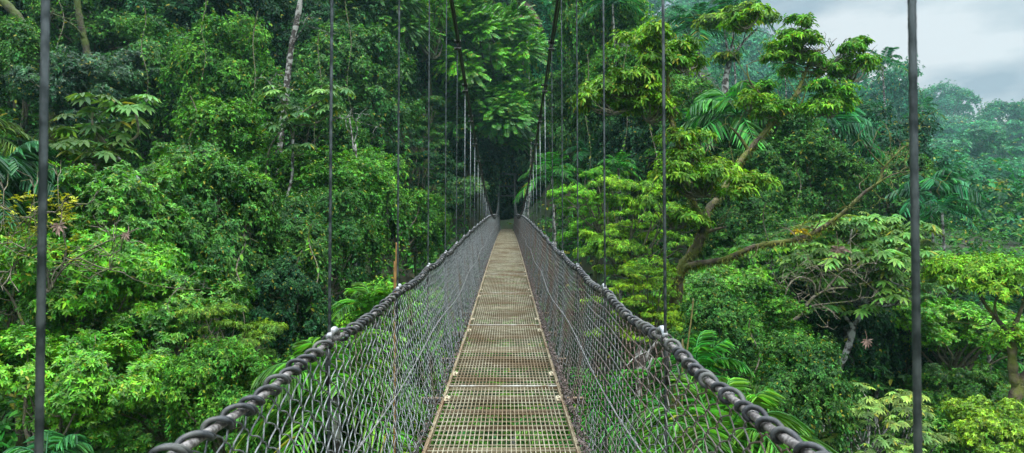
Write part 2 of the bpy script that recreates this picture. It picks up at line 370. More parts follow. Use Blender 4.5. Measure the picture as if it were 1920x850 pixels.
# kind, px, py, width px, distance m, colour, label
TREES = [
 # ---- left of the bridge, upper wall of forest
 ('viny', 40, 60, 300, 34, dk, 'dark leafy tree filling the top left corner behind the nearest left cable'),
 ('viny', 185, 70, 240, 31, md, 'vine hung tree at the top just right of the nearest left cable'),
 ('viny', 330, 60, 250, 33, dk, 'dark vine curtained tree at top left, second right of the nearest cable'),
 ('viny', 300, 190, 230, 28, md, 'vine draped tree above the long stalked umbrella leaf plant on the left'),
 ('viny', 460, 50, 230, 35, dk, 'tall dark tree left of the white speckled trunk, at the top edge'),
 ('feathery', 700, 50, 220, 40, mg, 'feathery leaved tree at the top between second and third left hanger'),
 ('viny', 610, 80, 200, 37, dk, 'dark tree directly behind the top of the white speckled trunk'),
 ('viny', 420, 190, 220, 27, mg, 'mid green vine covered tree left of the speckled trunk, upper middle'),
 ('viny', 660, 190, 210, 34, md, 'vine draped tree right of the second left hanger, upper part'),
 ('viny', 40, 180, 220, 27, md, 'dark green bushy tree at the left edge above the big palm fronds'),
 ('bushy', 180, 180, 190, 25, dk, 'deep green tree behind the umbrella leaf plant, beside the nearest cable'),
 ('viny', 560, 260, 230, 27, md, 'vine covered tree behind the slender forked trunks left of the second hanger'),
 ('viny', 430, 310, 220, 22, mg, 'glossy small leaved tree above the bright bush, left centre'),
 ('bushy', 340, 380, 210, 15.5, mg, 'large bright green rosette leaved bush under the umbrella leaf plant'),
 ('bushy', 425, 370, 170, 16.5, br, 'lighter green bush with long pointed leaves on the right shoulder of the large bright bush'),
 ('viny', 680, 330, 150, 34, dk, 'dark tree in the gap behind the third left hanger'),
 ('layered', 780, 240, 140, 40, md, 'small tiered tree between third and fourth left hangers, halfway up'),
 ('feathery', 800, 45, 200, 45, fe, 'feathery tree touching the top edge left of the main cable'),
 ('feathery', 905, 120, 290, 50, fe, 'big glossy feathery tree arching over the far end of the bridge'),
 ('feathery', 903, 215, 200, 50, fe2, 'lower bough tree with feathery sprays hanging above the far tower'),
 ('viny', 880, 300, 130, 50, dk, 'dark tree behind the clamps of the left main cable'),
 ('layered', 760, 330, 190, 38, dk, 'dark broad tree behind the third and fourth left hangers'),
 ('bushy', 822, 385, 150, 42, md, 'bushy tree beside the left railing near the far end'),
 ('viny', 700, 410, 230, 27, mg, 'green small leaved mound left of the railing, behind the third left hanger'),
 ('viny', 620, 390, 200, 22, mg, 'vine covered mound between the first and second left hangers, middle'),
 ('viny', 780, 430, 130, 30, mg, 'small yellowish green tree touching the left railing at mid distance'),
 # ---- left, lower
 ('bushy', 250, 450, 260, 13.5, mg, 'broad glossy green shrub tree below the bright bush on the left'),
 ('viny', 110, 420, 200, 14.5, br, 'yellow green sparse tree beside the nearest left cable at mid height'),
 ('bushy', 40, 440, 170, 13, br, 'bright leaf tree at the left edge below the palm fronds'),
 ('viny', 420, 470, 250, 14.5, md, 'tall dark green vine thicket left of centre, above the pale hanging leaf shrub'),
 ('viny', 540, 500, 220, 16, md, 'dark vine curtained thicket behind the second left hanger, lower part'),
 ('bushy', 190, 560, 280, 11, br, 'large bright yellow green bush right of the nearest left cable'),
 ('bushy', 40, 600, 220, 10.5, mg, 'bush at the left edge behind the nearest left cable, lower half'),
 ('bushy', 330, 600, 220, 11.5, mg, 'glossy green bush with upright rosettes left of the hanging leaf shrub'),
 ('layered', 430, 650, 210, 9.5, fo, 'pale shrub with drooping pointed leaflets above the left railing'),
 ('bushy', 120, 740, 290, 8.6, br, 'bright leafy bush in the bottom left corner'),
 ('bushy', 290, 760, 240, 9, mg, 'mid green bush at the bottom, left of where the left railing leaves the picture'),
 ('viny', 420, 770, 200, 8.5, mg, 'small leaved bush seen just above the end of the left railing'),
 ('viny', 530, 590, 180, 14, dk, 'dark thicket behind the palm fronds on the left'),
 ('viny', 620, 480, 180, 20, md, 'tall dark thicket between the second and third left hangers'),
 # ---- seen through the left net
 ('viny', 640, 800, 260, 9, mg, 'green bush seen low through the left net'),
 ('viny', 760, 650, 200, 14, br, 'bright bush seen through the left net at mid distance'),
 # ---- right of the bridge, near
 ('layered', 1180, 420, 250, 25, lm, 'bright lime green tiered tree behind the right railing'),
 ('layered', 1120, 380, 160, 28, br, 'tiered green tree at the far right railing, left of the lime green one'),
 ('layered', 1210, 560, 170, 17, yl, 'yellow green tiered tree over the right railing, below the lime green one'),
 ('bushy', 1340, 570, 190, 20, br, 'glossy bush right of the mossy tree base'),
 ('bushy', 1400, 600, 190, 19.5, mg, 'bright sunlit bush below the long mossy branch'),
 ('viny', 1370, 440, 190, 24, md, 'small leaved tree behind the fork of the mossy tree'),
 ('bushy', 1430, 500, 180, 23, mg, 'green bush below the long mossy branch, right of its fork'),
 ('viny', 1440, 300, 210, 27, md, 'dense round vine smothered column tree behind the mossy tree limb'),
 ('viny', 1500, 380, 200, 26, md, 'vine smothered mound right of the round vine column tree'),
 ('viny', 1450, 680, 190, 15, mg, 'dense dark bush right of the right railing in the lower picture'),
 ('viny', 1340, 640, 180, 13.5, md, 'dark green bush just beyond the third right hanger'),
 ('viny', 1560, 620, 240, 20, dk, 'shadowed thicket behind the thin leaning trunk on the right'),
 ('cecropia', 1590, 480, 280, 19, pl, 'large pale umbrella leaved tree with forked thin trunk right of centre'),
 ('cecropia', 1500, 500, 200, 20, mg, 'umbrella leaved tree left of the large pale one'),
 ('cecropia', 1700, 520, 200, 22, pl, 'umbrella leaved tree behind the nearest right cable'),
 ('cecropia', 1620, 800, 260, 12, pl, 'low umbrella leaved tree at the bottom, left of the nearest right cable'),
 ('viny', 1500, 780, 230, 12, md, 'dark bush at the bottom edge right of the end of the right railing'),
 ('bushy', 1800, 640, 190, 19, br, 'bright rounded bush right of the nearest right cable'),
 ('bushy', 1800, 760, 180, 16.5, mg, 'green bush low down right of the nearest right cable, under the bright one'),
 ('viny', 1700, 680, 200, 21, dk, 'dark thicket behind the lower part of the nearest right cable'),
 ('viny', 1870, 600, 220, 27, dt, 'dark bluish tree behind the umbrella shaped tree at the right edge'),
 ('viny', 1750, 600, 180, 27, md, 'leafy tree between the nearest right cable and the palm below the umbrella crown'),
 ('bushy', 1870, 835, 170, 12, yl, 'yellowish bush in the bottom right corner'),
 ('bushy', 1740, 840, 160, 12.5, mg, 'leafy bush at the bottom edge behind the nearest right cable'),
 # ---- right, middle distance
 ('viny', 1090, 250, 190, 40, md, 'tree behind the third right hanger, middle height'),
 ('layered', 1080, 180, 170, 42, mg, 'pale flowered tiered tree right of the right main cable'),
 ('viny', 1130, 60, 200, 40, mg, 'tall green tree at the top between the third and second right hangers'),
 ('viny', 1190, 160, 180, 36, mg, 'leafy tree left of the second right hanger, upper part'),
 ('viny', 1060, 60, 150, 58, tl_mist, 'tree behind the top of the right main cable'),
 ('viny', 1200, 280, 190, 34, dk, 'dark tree behind the lower half of the second right hanger'),
 ('viny', 1290, 250, 180, 33, mg, 'green tree right of the second right hanger'),
 ('bushy', 1100, 330, 150, 42, dk, 'dark tree by the far right railing'),
 ('viny', 1330, 330, 200, 33, md, 'small leaved tree behind the left limb of the mossy tree'),
 ('viny', 1560, 470, 180, 31, dk, 'dark tree below the bare twigs of the long mossy branch'),
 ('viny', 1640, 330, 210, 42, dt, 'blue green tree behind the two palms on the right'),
 ('viny', 1590, 300, 200, 48, tl_mist, 'misty tree behind the upper palm on the right'),
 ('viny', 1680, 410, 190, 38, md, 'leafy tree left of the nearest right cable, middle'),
 ('viny', 1640, 245, 190, 60, tl_mist, 'misty round tree right of the leaning crown against the sky'),
 ('feathery', 1565, 215, 170, 62, tl_mist, 'misty green tree directly behind the leaning crown'),
 ('viny', 1480, 230, 170, 60, tl_mist, 'hazy tree left of the leaning crown'),
 ('viny', 1400, 200, 190, 68, tl_mist, 'hazy tree behind the white trunked umbrella tree'),
 ('bushy', 1375, 120, 150, 80, tl_mist, 'pale hazy tree high on the ridge right of the white trunked tree'),
 ('viny', 1300, 120, 190, 62, tl_mist, 'misty tree left of the white trunked umbrella tree'),
 ('layered', 1230, 50, 200, 85, tl_mist, 'pale hazy tree on the ridge at the top, behind the second right hanger'),
 ('feathery', 1330, 45, 160, 95, tl_mist, 'faint tree on the ridge top left of the sky'),
 ('viny', 1500, 185, 130, 85, tl_mist, 'faint tree on the skyline left of the leaning crown'),
 ('viny', 1695, 275, 140, 80, tl_mist, 'hazy tree beneath the skyline palm, left of the nearest right cable'),
 ('bushy', 1760, 300, 200, 85, tl_mist, 'misty tiered tree just right of the nearest right cable'),
 ('umbrella', 1840, 270, 230, 75, tl_mist, 'large misty umbrella tree on the skyline at the right'),
 ('layered', 1910, 320, 190, 80, tl_mist, 'misty tree with flat storeys at the right edge of the picture'),
 ('viny', 1770, 215, 110, 95, tl_mist, 'faint feathery tree on the skyline right of the nearest right cable'),
 ('viny', 1860, 410, 200, 58, tl_mist, 'round green tree at the right edge below the misty umbrella tree'),
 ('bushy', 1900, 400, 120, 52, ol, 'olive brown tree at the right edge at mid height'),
 ('viny', 1770, 400, 190, 55, tl_mist, 'blue green tree behind the nearest right cable at mid height'),
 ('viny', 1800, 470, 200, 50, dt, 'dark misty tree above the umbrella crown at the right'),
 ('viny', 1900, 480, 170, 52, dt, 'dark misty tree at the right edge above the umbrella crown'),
 # ---- around the far end of the bridge
 ('viny', 1010, 270, 130, 60, dk, 'dark tree right of the far tower'),
 ('viny', 890, 180, 150, 62, dk, 'dark tree high behind the far end, left of the bridge line'),
 ('viny', 1010, 60, 160, 75, tl_mist, 'hazy dark tree at the top between the two main cables'),
 ('viny', 920, 20, 170, 70, dk, 'dark tree at the very top between the main cables'),
 ('viny', 1020, 160, 150, 60, tl_mist, 'bluish tree in the gap left of the right main cable'),
 ('viny', 888, 365, 90, 62, dk, 'dark shrub at the left foot of the far tower'),
 ('viny', 1022, 372, 90, 62, dk, 'dark shrub at the right foot of the far tower'),
 ('viny', 790, 130, 180, 52, dk, 'dark tree in the gap between the fourth left hanger and its neighbours, upper part'),
 ('bushy', 830, 60, 150, 56, md, 'leafy tree at the top behind the left main cable'),
 ('viny', 720, 180, 160, 44, dk, 'shadowed tree just left of the third left hanger, upper part'),
 ('bushy', 1800, 350, 220, 62, tl_mist, 'blue green round tree under the misty umbrella tree at the right'),
 ('viny', 1900, 260, 130, 75, tl_mist, 'misty tree on the skyline at the extreme right edge'),
]

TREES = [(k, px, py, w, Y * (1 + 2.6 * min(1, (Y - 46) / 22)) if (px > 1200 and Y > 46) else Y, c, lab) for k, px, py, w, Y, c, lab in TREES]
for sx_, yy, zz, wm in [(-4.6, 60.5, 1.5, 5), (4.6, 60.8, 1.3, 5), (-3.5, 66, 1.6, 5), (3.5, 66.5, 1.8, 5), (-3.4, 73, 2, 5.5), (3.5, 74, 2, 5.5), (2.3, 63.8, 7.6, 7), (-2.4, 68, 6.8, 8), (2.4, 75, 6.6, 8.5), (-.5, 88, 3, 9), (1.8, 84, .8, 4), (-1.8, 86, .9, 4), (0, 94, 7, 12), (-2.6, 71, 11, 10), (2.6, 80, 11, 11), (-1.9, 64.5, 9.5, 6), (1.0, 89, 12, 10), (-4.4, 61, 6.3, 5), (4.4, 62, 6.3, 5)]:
    TREES.append(('viny', 951 + sx_ / yy * F, 425 - zz / yy * F, wm / yy * F, yy, (.012, .055, .014), 'dark tree crowding the forest path behind the far tower'))  # very dark leaf colour: shade of the tree tunnel is put into it
# ------------------------------------------------------------------ terrain: passes under every crown and clear of the bridge
ctrl = []
for k, px, py, w, Y, c, lab in TREES:
    if 'forest path' in lab: continue
    p = at(px, py, Y); wm = w * Y / F
    ctrl.append((p[0], p[1], p[2] - wm * .42 - 1.6))
for y, z in [(-25, -4), (-10, -7), (0, -9.5), (8, -11), (16, -11), (24, -10), (32, -8.5), (40, -6.5), (48, -3.6), (54, -1.4)]:
    for x in (-5, -2, 0, 2, 5):
        ctrl.append((x, y, z if abs(x) < 4 or y < 44 else z + .3))
for x in (-2, 0, 2): ctrl += [(x, 58, -.32), (x, 61, -.30), (x, 64, -.2), (x, 72, 0), (x, 80, .3), (x, 88, .8)]
ctrl += [(-60, 10, 12), (-60, 40, 32), (-40, -20, 4), (20, -20, -9), (45, 0, -16), (45, 20, -14), (70, 40, -12), (120, 30, -16), (110, 70, -4), (150, 100, 2), (-40, 70, 38), (-20, 80, 34), (0, 108, 34), (20, 115, 34), (50, 190, 24), (80, 220, 16), (200, 160, -5), (-60, 120, 40), (0, 160, 34), (120, 230, 10), (-150, 0, 50), (-200, 200, 80), (0, 280, 40), (150, 280, 10), (280, 280, 0), (280, 0, -10), (0, -250, 30), (250, -200, 10), (-250, -200, 50)]
ctrl = np.array(ctrl)
def ground(x, y):
    x = np.atleast_1d(np.asarray(x, float)); y = np.atleast_1d(np.asarray(y, float))
    d2 = (x[:, None] - ctrl[None, :, 0]) ** 2 + (y[:, None] - ctrl[None, :, 1]) ** 2
    sc = 1.2 + .03 * np.hypot(x, y)[:, None]
    w = 1 / (d2 + sc ** 2) ** 2
    z = (w * ctrl[None, :, 2]).sum(1) / w.sum(1)
    lim = np.interp(y, [-10, 40, 50, 54.5, 57, 58], [-3.5, -3.2, -2.6, -1.6, -.6, 500]) + np.maximum(0, np.abs(x) - 2.4) * 1.3
    lim = np.where((y > 58) & (y < 92) & (np.abs(x) < 6), .15 + .02 * (y - 58) + np.maximum(0, np.abs(x) - 1.6) * 1.2 + np.maximum(0, y - 80) * .5, lim)
    return np.minimum(z, np.where(y < -10, 500, lim))

nx, ny = 240, 240
u = np.linspace(-1, 1, nx); xs = np.sinh(u * 3.6) / math.sinh(3.6) * 300
ys = 30 + np.sinh(np.linspace(-1, 1, ny) * 3.4) / math.sinh(3.4) * 300
X, Yg = np.meshgrid(xs, ys); Z = np.concatenate([ground(a, b) for a, b in zip(X, Yg)]).reshape(X.shape)
i = np.arange(ny - 1)[:, None] * nx + np.arange(nx - 1)[None]
g = Geo(); g.add(np.stack([X, Yg, Z], -1).reshape(-1, 3), np.stack([i, i + 1, i + nx + 1, i + nx], -1).reshape(-1, 4))
tag(link('ground', g.mesh('ground', M['soil'])), kind='structure')

# ------------------------------------------------------------------ trees
NAMES = {'bushy': ('leafy_bush', 'bush'), 'viny': ('vine_covered_tree', 'tree'), 'feathery': ('feathery_tree', 'tree'), 'layered': ('layered_tree', 'tree'), 'umbrella': ('umbrella_tree', 'tree'), 'cecropia': ('cecropia_tree', 'tree')}
def stem_mesh(H, r, seed, mat):
    rg = np.random.default_rng(seed); g = Geo()
    n = 9; t = np.linspace(0, 1, n)
    P = np.stack([np.sin(t * 3 + rg.random() * 6) * .06 * H * t * (1 - t) * 3, np.cos(t * 2.5 + rg.random() * 6) * .05 * H * t * (1 - t) * 3, t * H - .25], 1)
    g.tube(P, r * (1 - .5 * t + .5 * np.exp(-t * 8)), 8)
    return g.mesh('trunk', mat)
for t_ in TREES:
    if t_[4] < 57 and abs((t_[1] - 951) / F * t_[4]) < 1.6: print('CORRIDOR', t_)
count = {}
for idx, (k, px, py, w, Y, c, lab) in enumerate(TREES):
    p = at(px, py, Y); s = w * Y / F / 5.6
    v = count[k] = count.get(k, -1) + 1
    fol, bou, fork = CR[k][v % len(CR[k])]
    gz = float(ground(p[0], p[1])[0]); H = max(p[2] - gz, 1.2 * s)
    if k == 'bushy' and Y > 30: nm = ('leafy_tree', 'tree')
    else: nm = NAMES[k]
    cat = 'bush' if 'bush' in lab.split(',')[0] else 'tree'
    e = empty(nm[0] if cat == 'tree' or k == 'cecropia' else 'leafy_bush', (p[0], p[1], gz), lab, cat)
    if 'forest path' in lab: e['group'] = 'dark trees around the forest path'
    rz = random.uniform(0, 6.28); ts = random.uniform(.9, 1.25); sx_ = random.uniform(.85, 1.25); sy_ = random.uniform(.85, 1.2); tx_ = random.uniform(-.3, .3); ty_ = random.uniform(-.3, .3)
    if k in ('layered', 'umbrella', 'cecropia'): tx_ *= .3; ty_ *= .3
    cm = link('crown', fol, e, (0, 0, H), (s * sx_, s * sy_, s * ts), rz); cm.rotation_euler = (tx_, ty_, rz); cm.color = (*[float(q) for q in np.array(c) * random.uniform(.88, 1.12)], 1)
    bo = link('boughs', bou, e, (0, 0, H), (s * sx_, s * sy_, s * ts), rz); bo.rotation_euler = (tx_, ty_, rz)
    Ht = H + fork * s * ts
    if Ht > .2:
        link('trunk', stem_mesh(Ht + .3, .10 * s + .05, idx, M['pale_bark'] if k == 'cecropia' else M['bark']), e, (0, 0, 0))
# ------------------------------------------------------------------ undergrowth: uncountable leaf clutter on the slopes
rg = np.random.default_rng(900)
n = 78000
az = rg.uniform(R(-52), R(46), n); rr = 7 * (120 / 7) ** rg.random(n); az[:12000] = rg.choice([-1, 1], 12000) * rg.uniform(R(45), R(100), 12000)
x = rr * np.sin(az); y = rr * np.cos(az)
z = np.concatenate([ground(a, b) for a, b in zip(np.array_split(x, 64), np.array_split(y, 64))])
h = rg.random(n) ** 1.3 * (1.0 + .018 * rr) * (1 + .8 * np.sin(x * .9 + 1.3 * np.sin(y * .7)))
ok = ~((np.abs(x) < 1.7) & (y > 52) & (y < 86))
h = np.abs(h)[ok]; x = x[ok]; y = y[ok]; z = z[ok]; rr = rr[ok]
P = np.stack([x, y, z + h], 1); D = rand_dirs(len(P), rg) * .6 + np.array([0, -.35, .9])
g = Geo()
near = rr < 30
rosettes(g, P[near], D[near], 6, .20, .085, rg, sp=(40, 95), droop=.25)
rosettes(g, P[~near], D[~near], 5, .34, .15, rg, sp=(40, 95), droop=.25)
o = tag(link('undergrowth', g.mesh('undergrowth', M['leaf'])), kind='stuff'); o.color = (.032, .15, .018, 1)
# far wood on the ridges behind everything
g = Geo(); n = 6500
az = rg.uniform(R(-50), R(50), n); rr = 62 * (340 / 62) ** rg.random(n); x = rr * np.sin(az); y = rr * np.cos(az)
z = np.concatenate([ground(a, b) for a, b in zip(np.array_split(x, 8), np.array_split(y, 8))])
C = np.stack([x, y, z + rg.uniform(.5, 4.5, n)], 1); ok = ~((np.abs(x) < 3) & (y < 90)) & ~((z + 6) / rr > np.tan(np.radians(np.interp(np.degrees(az), [-50, 12, 16, 22, 27, 31, 36, 50], [60, 60, 16, 12.5, 10, 7, 4.5, 4])))); C = C[ok]; O = unit(rand_dirs(len(C), rg) * .5 + np.array([0, -.5, .8]))
P, D = blob_tips(rg, C, O, 100000, 2.2, flat=.7); rosettes(g, P, D, 5, .50, .24, rg, droop=.25)
o = tag(link('distant_forest', g.mesh('distant_forest', M['leaf'])), kind='stuff'); o.color = (.02, .15, .05, 1)

# ------------------------------------------------------------------ palms
def palm(px, py, Y, L, n, lab, c, set_=FR, r=.07, low=.35, name='palm_tree', cat='palm', trunk=True, seed=0, dead=0, up=0, old=0):
    rg = random.Random(seed + int(px) * 7 + int(py)); p = at(px, py, Y); gz = float(ground(p[0], p[1])[0]); H = max(p[2] - gz, .3)
    e = empty(name, (p[0], p[1], gz), lab, cat)
    if trunk:
        g = Geo(); m = 14; t = np.linspace(0, 1, m)
        rad = r * (1 - .25 * t) * (1 + .06 * np.sin(np.arange(m) * 3))
        g.tube(np.stack([.05 * H * np.sin(t * 2.2) * (1 - t), 0 * t, t * (H + .25) - .25], 1), rad, 8); link('trunk', g.mesh('palm_trunk', M['pale_bark']), e)
    for q in range(n):
        u = (q + .5) / n; k = 0 if u < .22 else 1 if u < .55 else 2 if u < .55 + low * .6 else 3
        if up: k = q % up
        f = link('frond', set_[k], e, (0, 0, H), L * rg.uniform(.85, 1.1), q * 2.399 + rg.uniform(-.2, .2)); f.rotation_euler[0] = rg.uniform(-.25, .25)
        v = rg.uniform(.8, 1.25); f.color = (c[0] * v, c[1] * v, c[2] * v, 1)
    for q in range(dead):
        f = link('dead_frond', DEADF, e, (0, 0, H - .05), L * rg.uniform(.6, .9), rg.uniform(0, 6.28)); f.color = (.2, .15, .08, 1)
    for q in range(old):
        f = link('old_frond', OLDF, e, (0, 0, H - .05), L * rg.uniform(.4, .6), rg.uniform(0, 6.28)); f.color = (.07, .13, .03, 1)
    return e
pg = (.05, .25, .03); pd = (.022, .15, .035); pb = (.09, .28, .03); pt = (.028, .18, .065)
palm(-8, 335, 12.6, 1.75, 20, 'palm at the left edge with broad hanging leaflets behind the nearest left cable', (.03, .13, .045), FRB, seed=3)
palm(-40, 255, 14, 1.3, 14, 'pale fine leaved palm at the left edge above the broad leaved one', (.09, .18, .035), seed=4)
palm(705, 605, 11, 1.25, 15, 'upright bright palm rising just behind the left railing', pb, up=2)
palm(630, 740, 7.8, 1.45, 20, 'palm with long fronds spreading across the lower left net', pb)
palm(770, 850, 8.5, 1.5, 14, 'low palm beneath the left side of the deck', pb)
palm(1300, 715, 9.6, 1.25, 16, 'palm whose frond arches above the right railing at lower right', pg)
palm(1345, 850, 7.0, 1.5, 20, 'large bright palm under the end of the right railing', pb)
palm(1130, 800, 9, 1.5, 16, 'palm seen low through the right net', pg)
palm(930, 960, 8.5, 1.7, 14, 'bright fern like palm seen through the deck grating', (.12, .28, .03))
palm(960, 800, 12, 1.7, 14, 'palm below the deck seen through the middle of the grating', (.1, .25, .03))
palm(1035, 330, 33, 2.3, 14, 'palm with striped hanging fronds right of the far right railing', pg)
palm(1110, 300, 36, 2.4, 12, 'dark palm behind the third right hanger', pd)
palm(1160, 315, 28, 1.3, 14, 'small spiky palm in the dark gap left of the second right hanger', pg)
palm(1385, 215, 28, 2.9, 16, 'glossy broad palm left of the leaning mossy limb', pg, FRB)
palm(1300, 240, 31, 2.2, 14, 'dark palm left of the glossy broad palm', pd)
palm(1310, 55, 37, 2.9, 16, 'tall dark palm near the top left of the white trunked umbrella tree', pt, r=.1)
palm(1375, 18, 44, 2.8, 14, 'dark palm touching the top edge behind the white trunked umbrella tree', pt)
palm(1565, 240, 34, 2.7, 14, 'tall palm with a clump of old leaves beneath its crown right of the leaning limb', pt, FRB, r=.09, old=9)
palm(1572, 350, 27, 2.3, 18, 'silvery green palm below the tall one right of centre', (.04, .17, .06))
palm(1475, 130, 60, 3.0, 12, 'hazy palm left of the leaning crown near the skyline', pt)
palm(1660, 118, 72, 3.3, 13, 'misty palm standing up on the skyline', pt, r=.12)
palm(1735, 205, 80, 3.0, 12, 'faint palm on the skyline behind the nearest right cable', pt, r=.12)
palm(1748, 355, 33, 2.4, 14, 'palm with one long frond reaching right of the nearest right cable', pt, FRB)
palm(1770, 395, 30, 1.8, 12, 'smaller palm just under the long fronded one at the right', pt)
palm(1852, 590, 21, 1.9, 18, 'fine leaved palm under the umbrella crown at the right edge', (.03, .13, .05))
palm(1845, 690, 22, 1.6, 12, 'drooping old palm in the dark hollow at lower right', pg, FRB, old=5)
palm(1150, 5, 36, 2.6, 14, 'dark palm at the top edge right of the main cable', pt)
palm(1640, 600, 20, 1.5, 10, 'palm in shade behind the leaning thin trunk', pd)
palm(905, -5, 54, 2.4, 10, 'old palm with brown skirt at the top edge, left one of two', (.06, .09, .03), dead=12)
palm(985, 0, 56, 2.6, 10, 'old palm with brown skirt at the top edge, right one of two', (.06, .09, .03), dead=12)
palm(95, 862, 7.6, .75, 11, 'broad leaved fern at the bottom left behind the nearest left cable', (.04, .18, .05), FRB, name='fern', cat='fern', trunk=False)

# ------------------------------------------------------------------ hand shaped trees
def limb_pts(pts, n=5):
    """smooth polyline through (px, py, Y) points"""
    P = np.array([at(*p) for p in pts]); m = len(P); t = np.arange(m); tt = np.linspace(0, m - 1, (m - 1) * n + 1)
    out = []
    for a in tt:
        i = min(int(a), m - 2); f = a - i; p0 = P[max(i - 1, 0)]; p1 = P[i]; p2 = P[i + 1]; p3 = P[min(i + 2, m - 1)]
        out.append(.5 * ((2 * p1) + (-p0 + p2) * f + (2 * p0 - 5 * p1 + 4 * p2 - p3) * f * f + (-p0 + 3 * p1 - 3 * p2 + p3) * f ** 3))
    return np.array(out)
def clump(rg, cx, cy, w, h, Y, dens=1.0, k=7, L=.17, W=.07, mat='leaf', droop=.35):
    """a foliage spray about w x h photograph pixels in size at distance Y; returns mesh (world coordinates) and twig targets"""
    c = at(cx, cy, Y); rx = w / 2 * Y / F; rz_ = h / 2 * Y / F
    C, O = crown_blobs(rg, [(c, np.array([rx * .85, rx * .75, rz_ * .85]))], max(6, int(13 * rx * dens * max(1, rz_))))
    O[:, 2] = np.abs(O[:, 2]) + .4; O = unit(O)
    P, D = blob_tips(rg, C, O, int(260 * rx * max(rz_, .5) * dens) + 60, .34, flat=.6, up=.6)
    g = Geo(); rosettes(g, P, D, k, L, W, rg, sp=(60, 105), droop=droop)
    return g, C
def rebase(g, b):
    g.V = [v - b for v in g.V]; return g
def branch_set(base, parent, name, specs, mat):
    for sp in specs:
        g = Geo(); P = limb_pts(sp[0]); g.tube(P + 0, np.linspace(sp[1], sp[2], len(P)) * (1 + .12 * np.sin(np.arange(len(P)) * 2.3)), 8)
        if len(sp) > 3:
            r2 = np.random.default_rng(len(P) * 31)
            for q in range(sp[3]):
                m = P[r2.integers(len(P) // 3, len(P))]; d = unit(rand_dirs(1, r2)[0] + [0, 0, .3])
                w_ = curve_path(m, m + d * r2.uniform(.4, 1.1), r2, 6, .18); g.tube(w_, np.linspace(sp[2] * .7, .006, 6), 5, False)
                for q2 in range(2): g.tube(curve_path(w_[3], w_[3] + rand_dirs(1, r2)[0] * .35, r2, 4, .2), np.linspace(.009, .004, 4), 4, False)
        link(name, rebase(g, base).mesh(name, M[mat]), parent)
def moss_tufts(base, parent, pts, r, n, seed):
    rg = np.random.default_rng(seed); P = limb_pts(pts); k = rg.integers(0, len(P), n)
    c = P[k] + rand_dirs(n, rg) * r * .8; g = Geo()
    A = rand_dirs(n, rg) + np.array([0, 0, -1.2]); add_leaves(g, c, A, rand_dirs(n, rg), rg.uniform(.05, .17, n), .022, rg=rg)
    o = link('moss', rebase(g, base).mesh('moss_fringe', M['leaf']), parent); o.color = (.13, .15, .025, 1)

# the big mossy tree right of centre
rg = np.random.default_rng(77)
b = at(1262, 560, 17.5); gz = float(ground(b[0], b[1])[0]); base = np.array([b[0], b[1], gz])
mt = empty('moss_covered_tree', base, 'big mossy tree right of the bridge, one limb leaning skyward, one long low branch', 'tree')
gy = 425 - gz / 17.5 * F
trunk = [(1255, gy + 10, 17.5), (1262, 640, 17.5), (1268, 560, 17.4), (1275, 510, 17.3), (1302, 470, 17.2), (1322, 428, 17.2)]
branch_set(base, mt, 'trunk', [(trunk, .19, .12)], 'moss_bark')
L1 = [(1322, 428, 17.2), (1328, 393, 17.5), (1352, 366, 17.9), (1384, 310, 18.4), (1416, 269, 18.8), (1458, 222, 19.2), (1499, 169, 19.6), (1522, 116, 19.9), (1540, 90, 20)]
L2 = [(1275, 507, 17.3), (1300, 496, 17.0), (1358, 487, 16.6), (1416, 463, 16.3), (1505, 446, 16.0), (1569, 410, 15.8), (1622, 363, 15.6), (1652, 340, 15.5), (1662, 313, 15.5), (1699, 275, 15.4)]
L3 = [(1322, 428, 17.2), (1305, 390, 17.1), (1293, 358, 17), (1284, 305, 16.9), (1267, 250, 16.8), (1256, 208, 16.8), (1252, 130, 16.8), (1240, 60, 16.8)]
branch_set(base, mt, 'limb', [(L1, .10, .03, 6), (L2, .085, .016, 18), (L3, .085, .03, 8),
    ([(1458, 222, 19.2), (1430, 180, 19), (1408, 150, 18.9), (1403, 120, 18.9)], .05, .015, 6),
    ([(1462, 217, 19.2), (1490, 207, 19.3), (1505, 195, 19.3), (1516, 163, 19.4)], .045, .015, 4),
    ([(1490, 182, 19.5), (1530, 150, 19.8), (1570, 120, 20.2), (1610, 105, 20.4)], .05, .02, 4),
    ([(1405, 282, 18.7), (1388, 255, 18.6), (1372, 238, 18.6)], .06, .015, 3),
    ([(1310, 440, 17.2), (1345, 430, 17.1), (1362, 426, 17)], .06, .02, 2),
    ([(1662, 313, 15.5), (1642, 293, 15.4), (1624, 270, 15.4)], .022, .008, 4),
    ([(1640, 350, 15.5), (1675, 328, 15.4), (1712, 320, 15.3)], .02, .008, 4),
    ([(1256, 205, 16.8), (1225, 198, 16.7), (1185, 180, 16.6), (1150, 160, 16.5)], .045, .015, 4),
    ([(1270, 255, 16.8), (1300, 290, 16.5), (1340, 325, 16.3)], .04, .015, 4),
    ([(1265, 590, 17.4), (1245, 640, 17.2), (1225, 700, 17)], .07, .02, 3)], 'moss_bark')
moss_tufts(base, mt, trunk, .2, 900, 1); moss_tufts(base, mt, L1, .12, 1100, 2); moss_tufts(base, mt, L2[:6], .07, 900, 3); moss_tufts(base, mt, L3, .11, 900, 4)
cc = (.115, .30, .020)
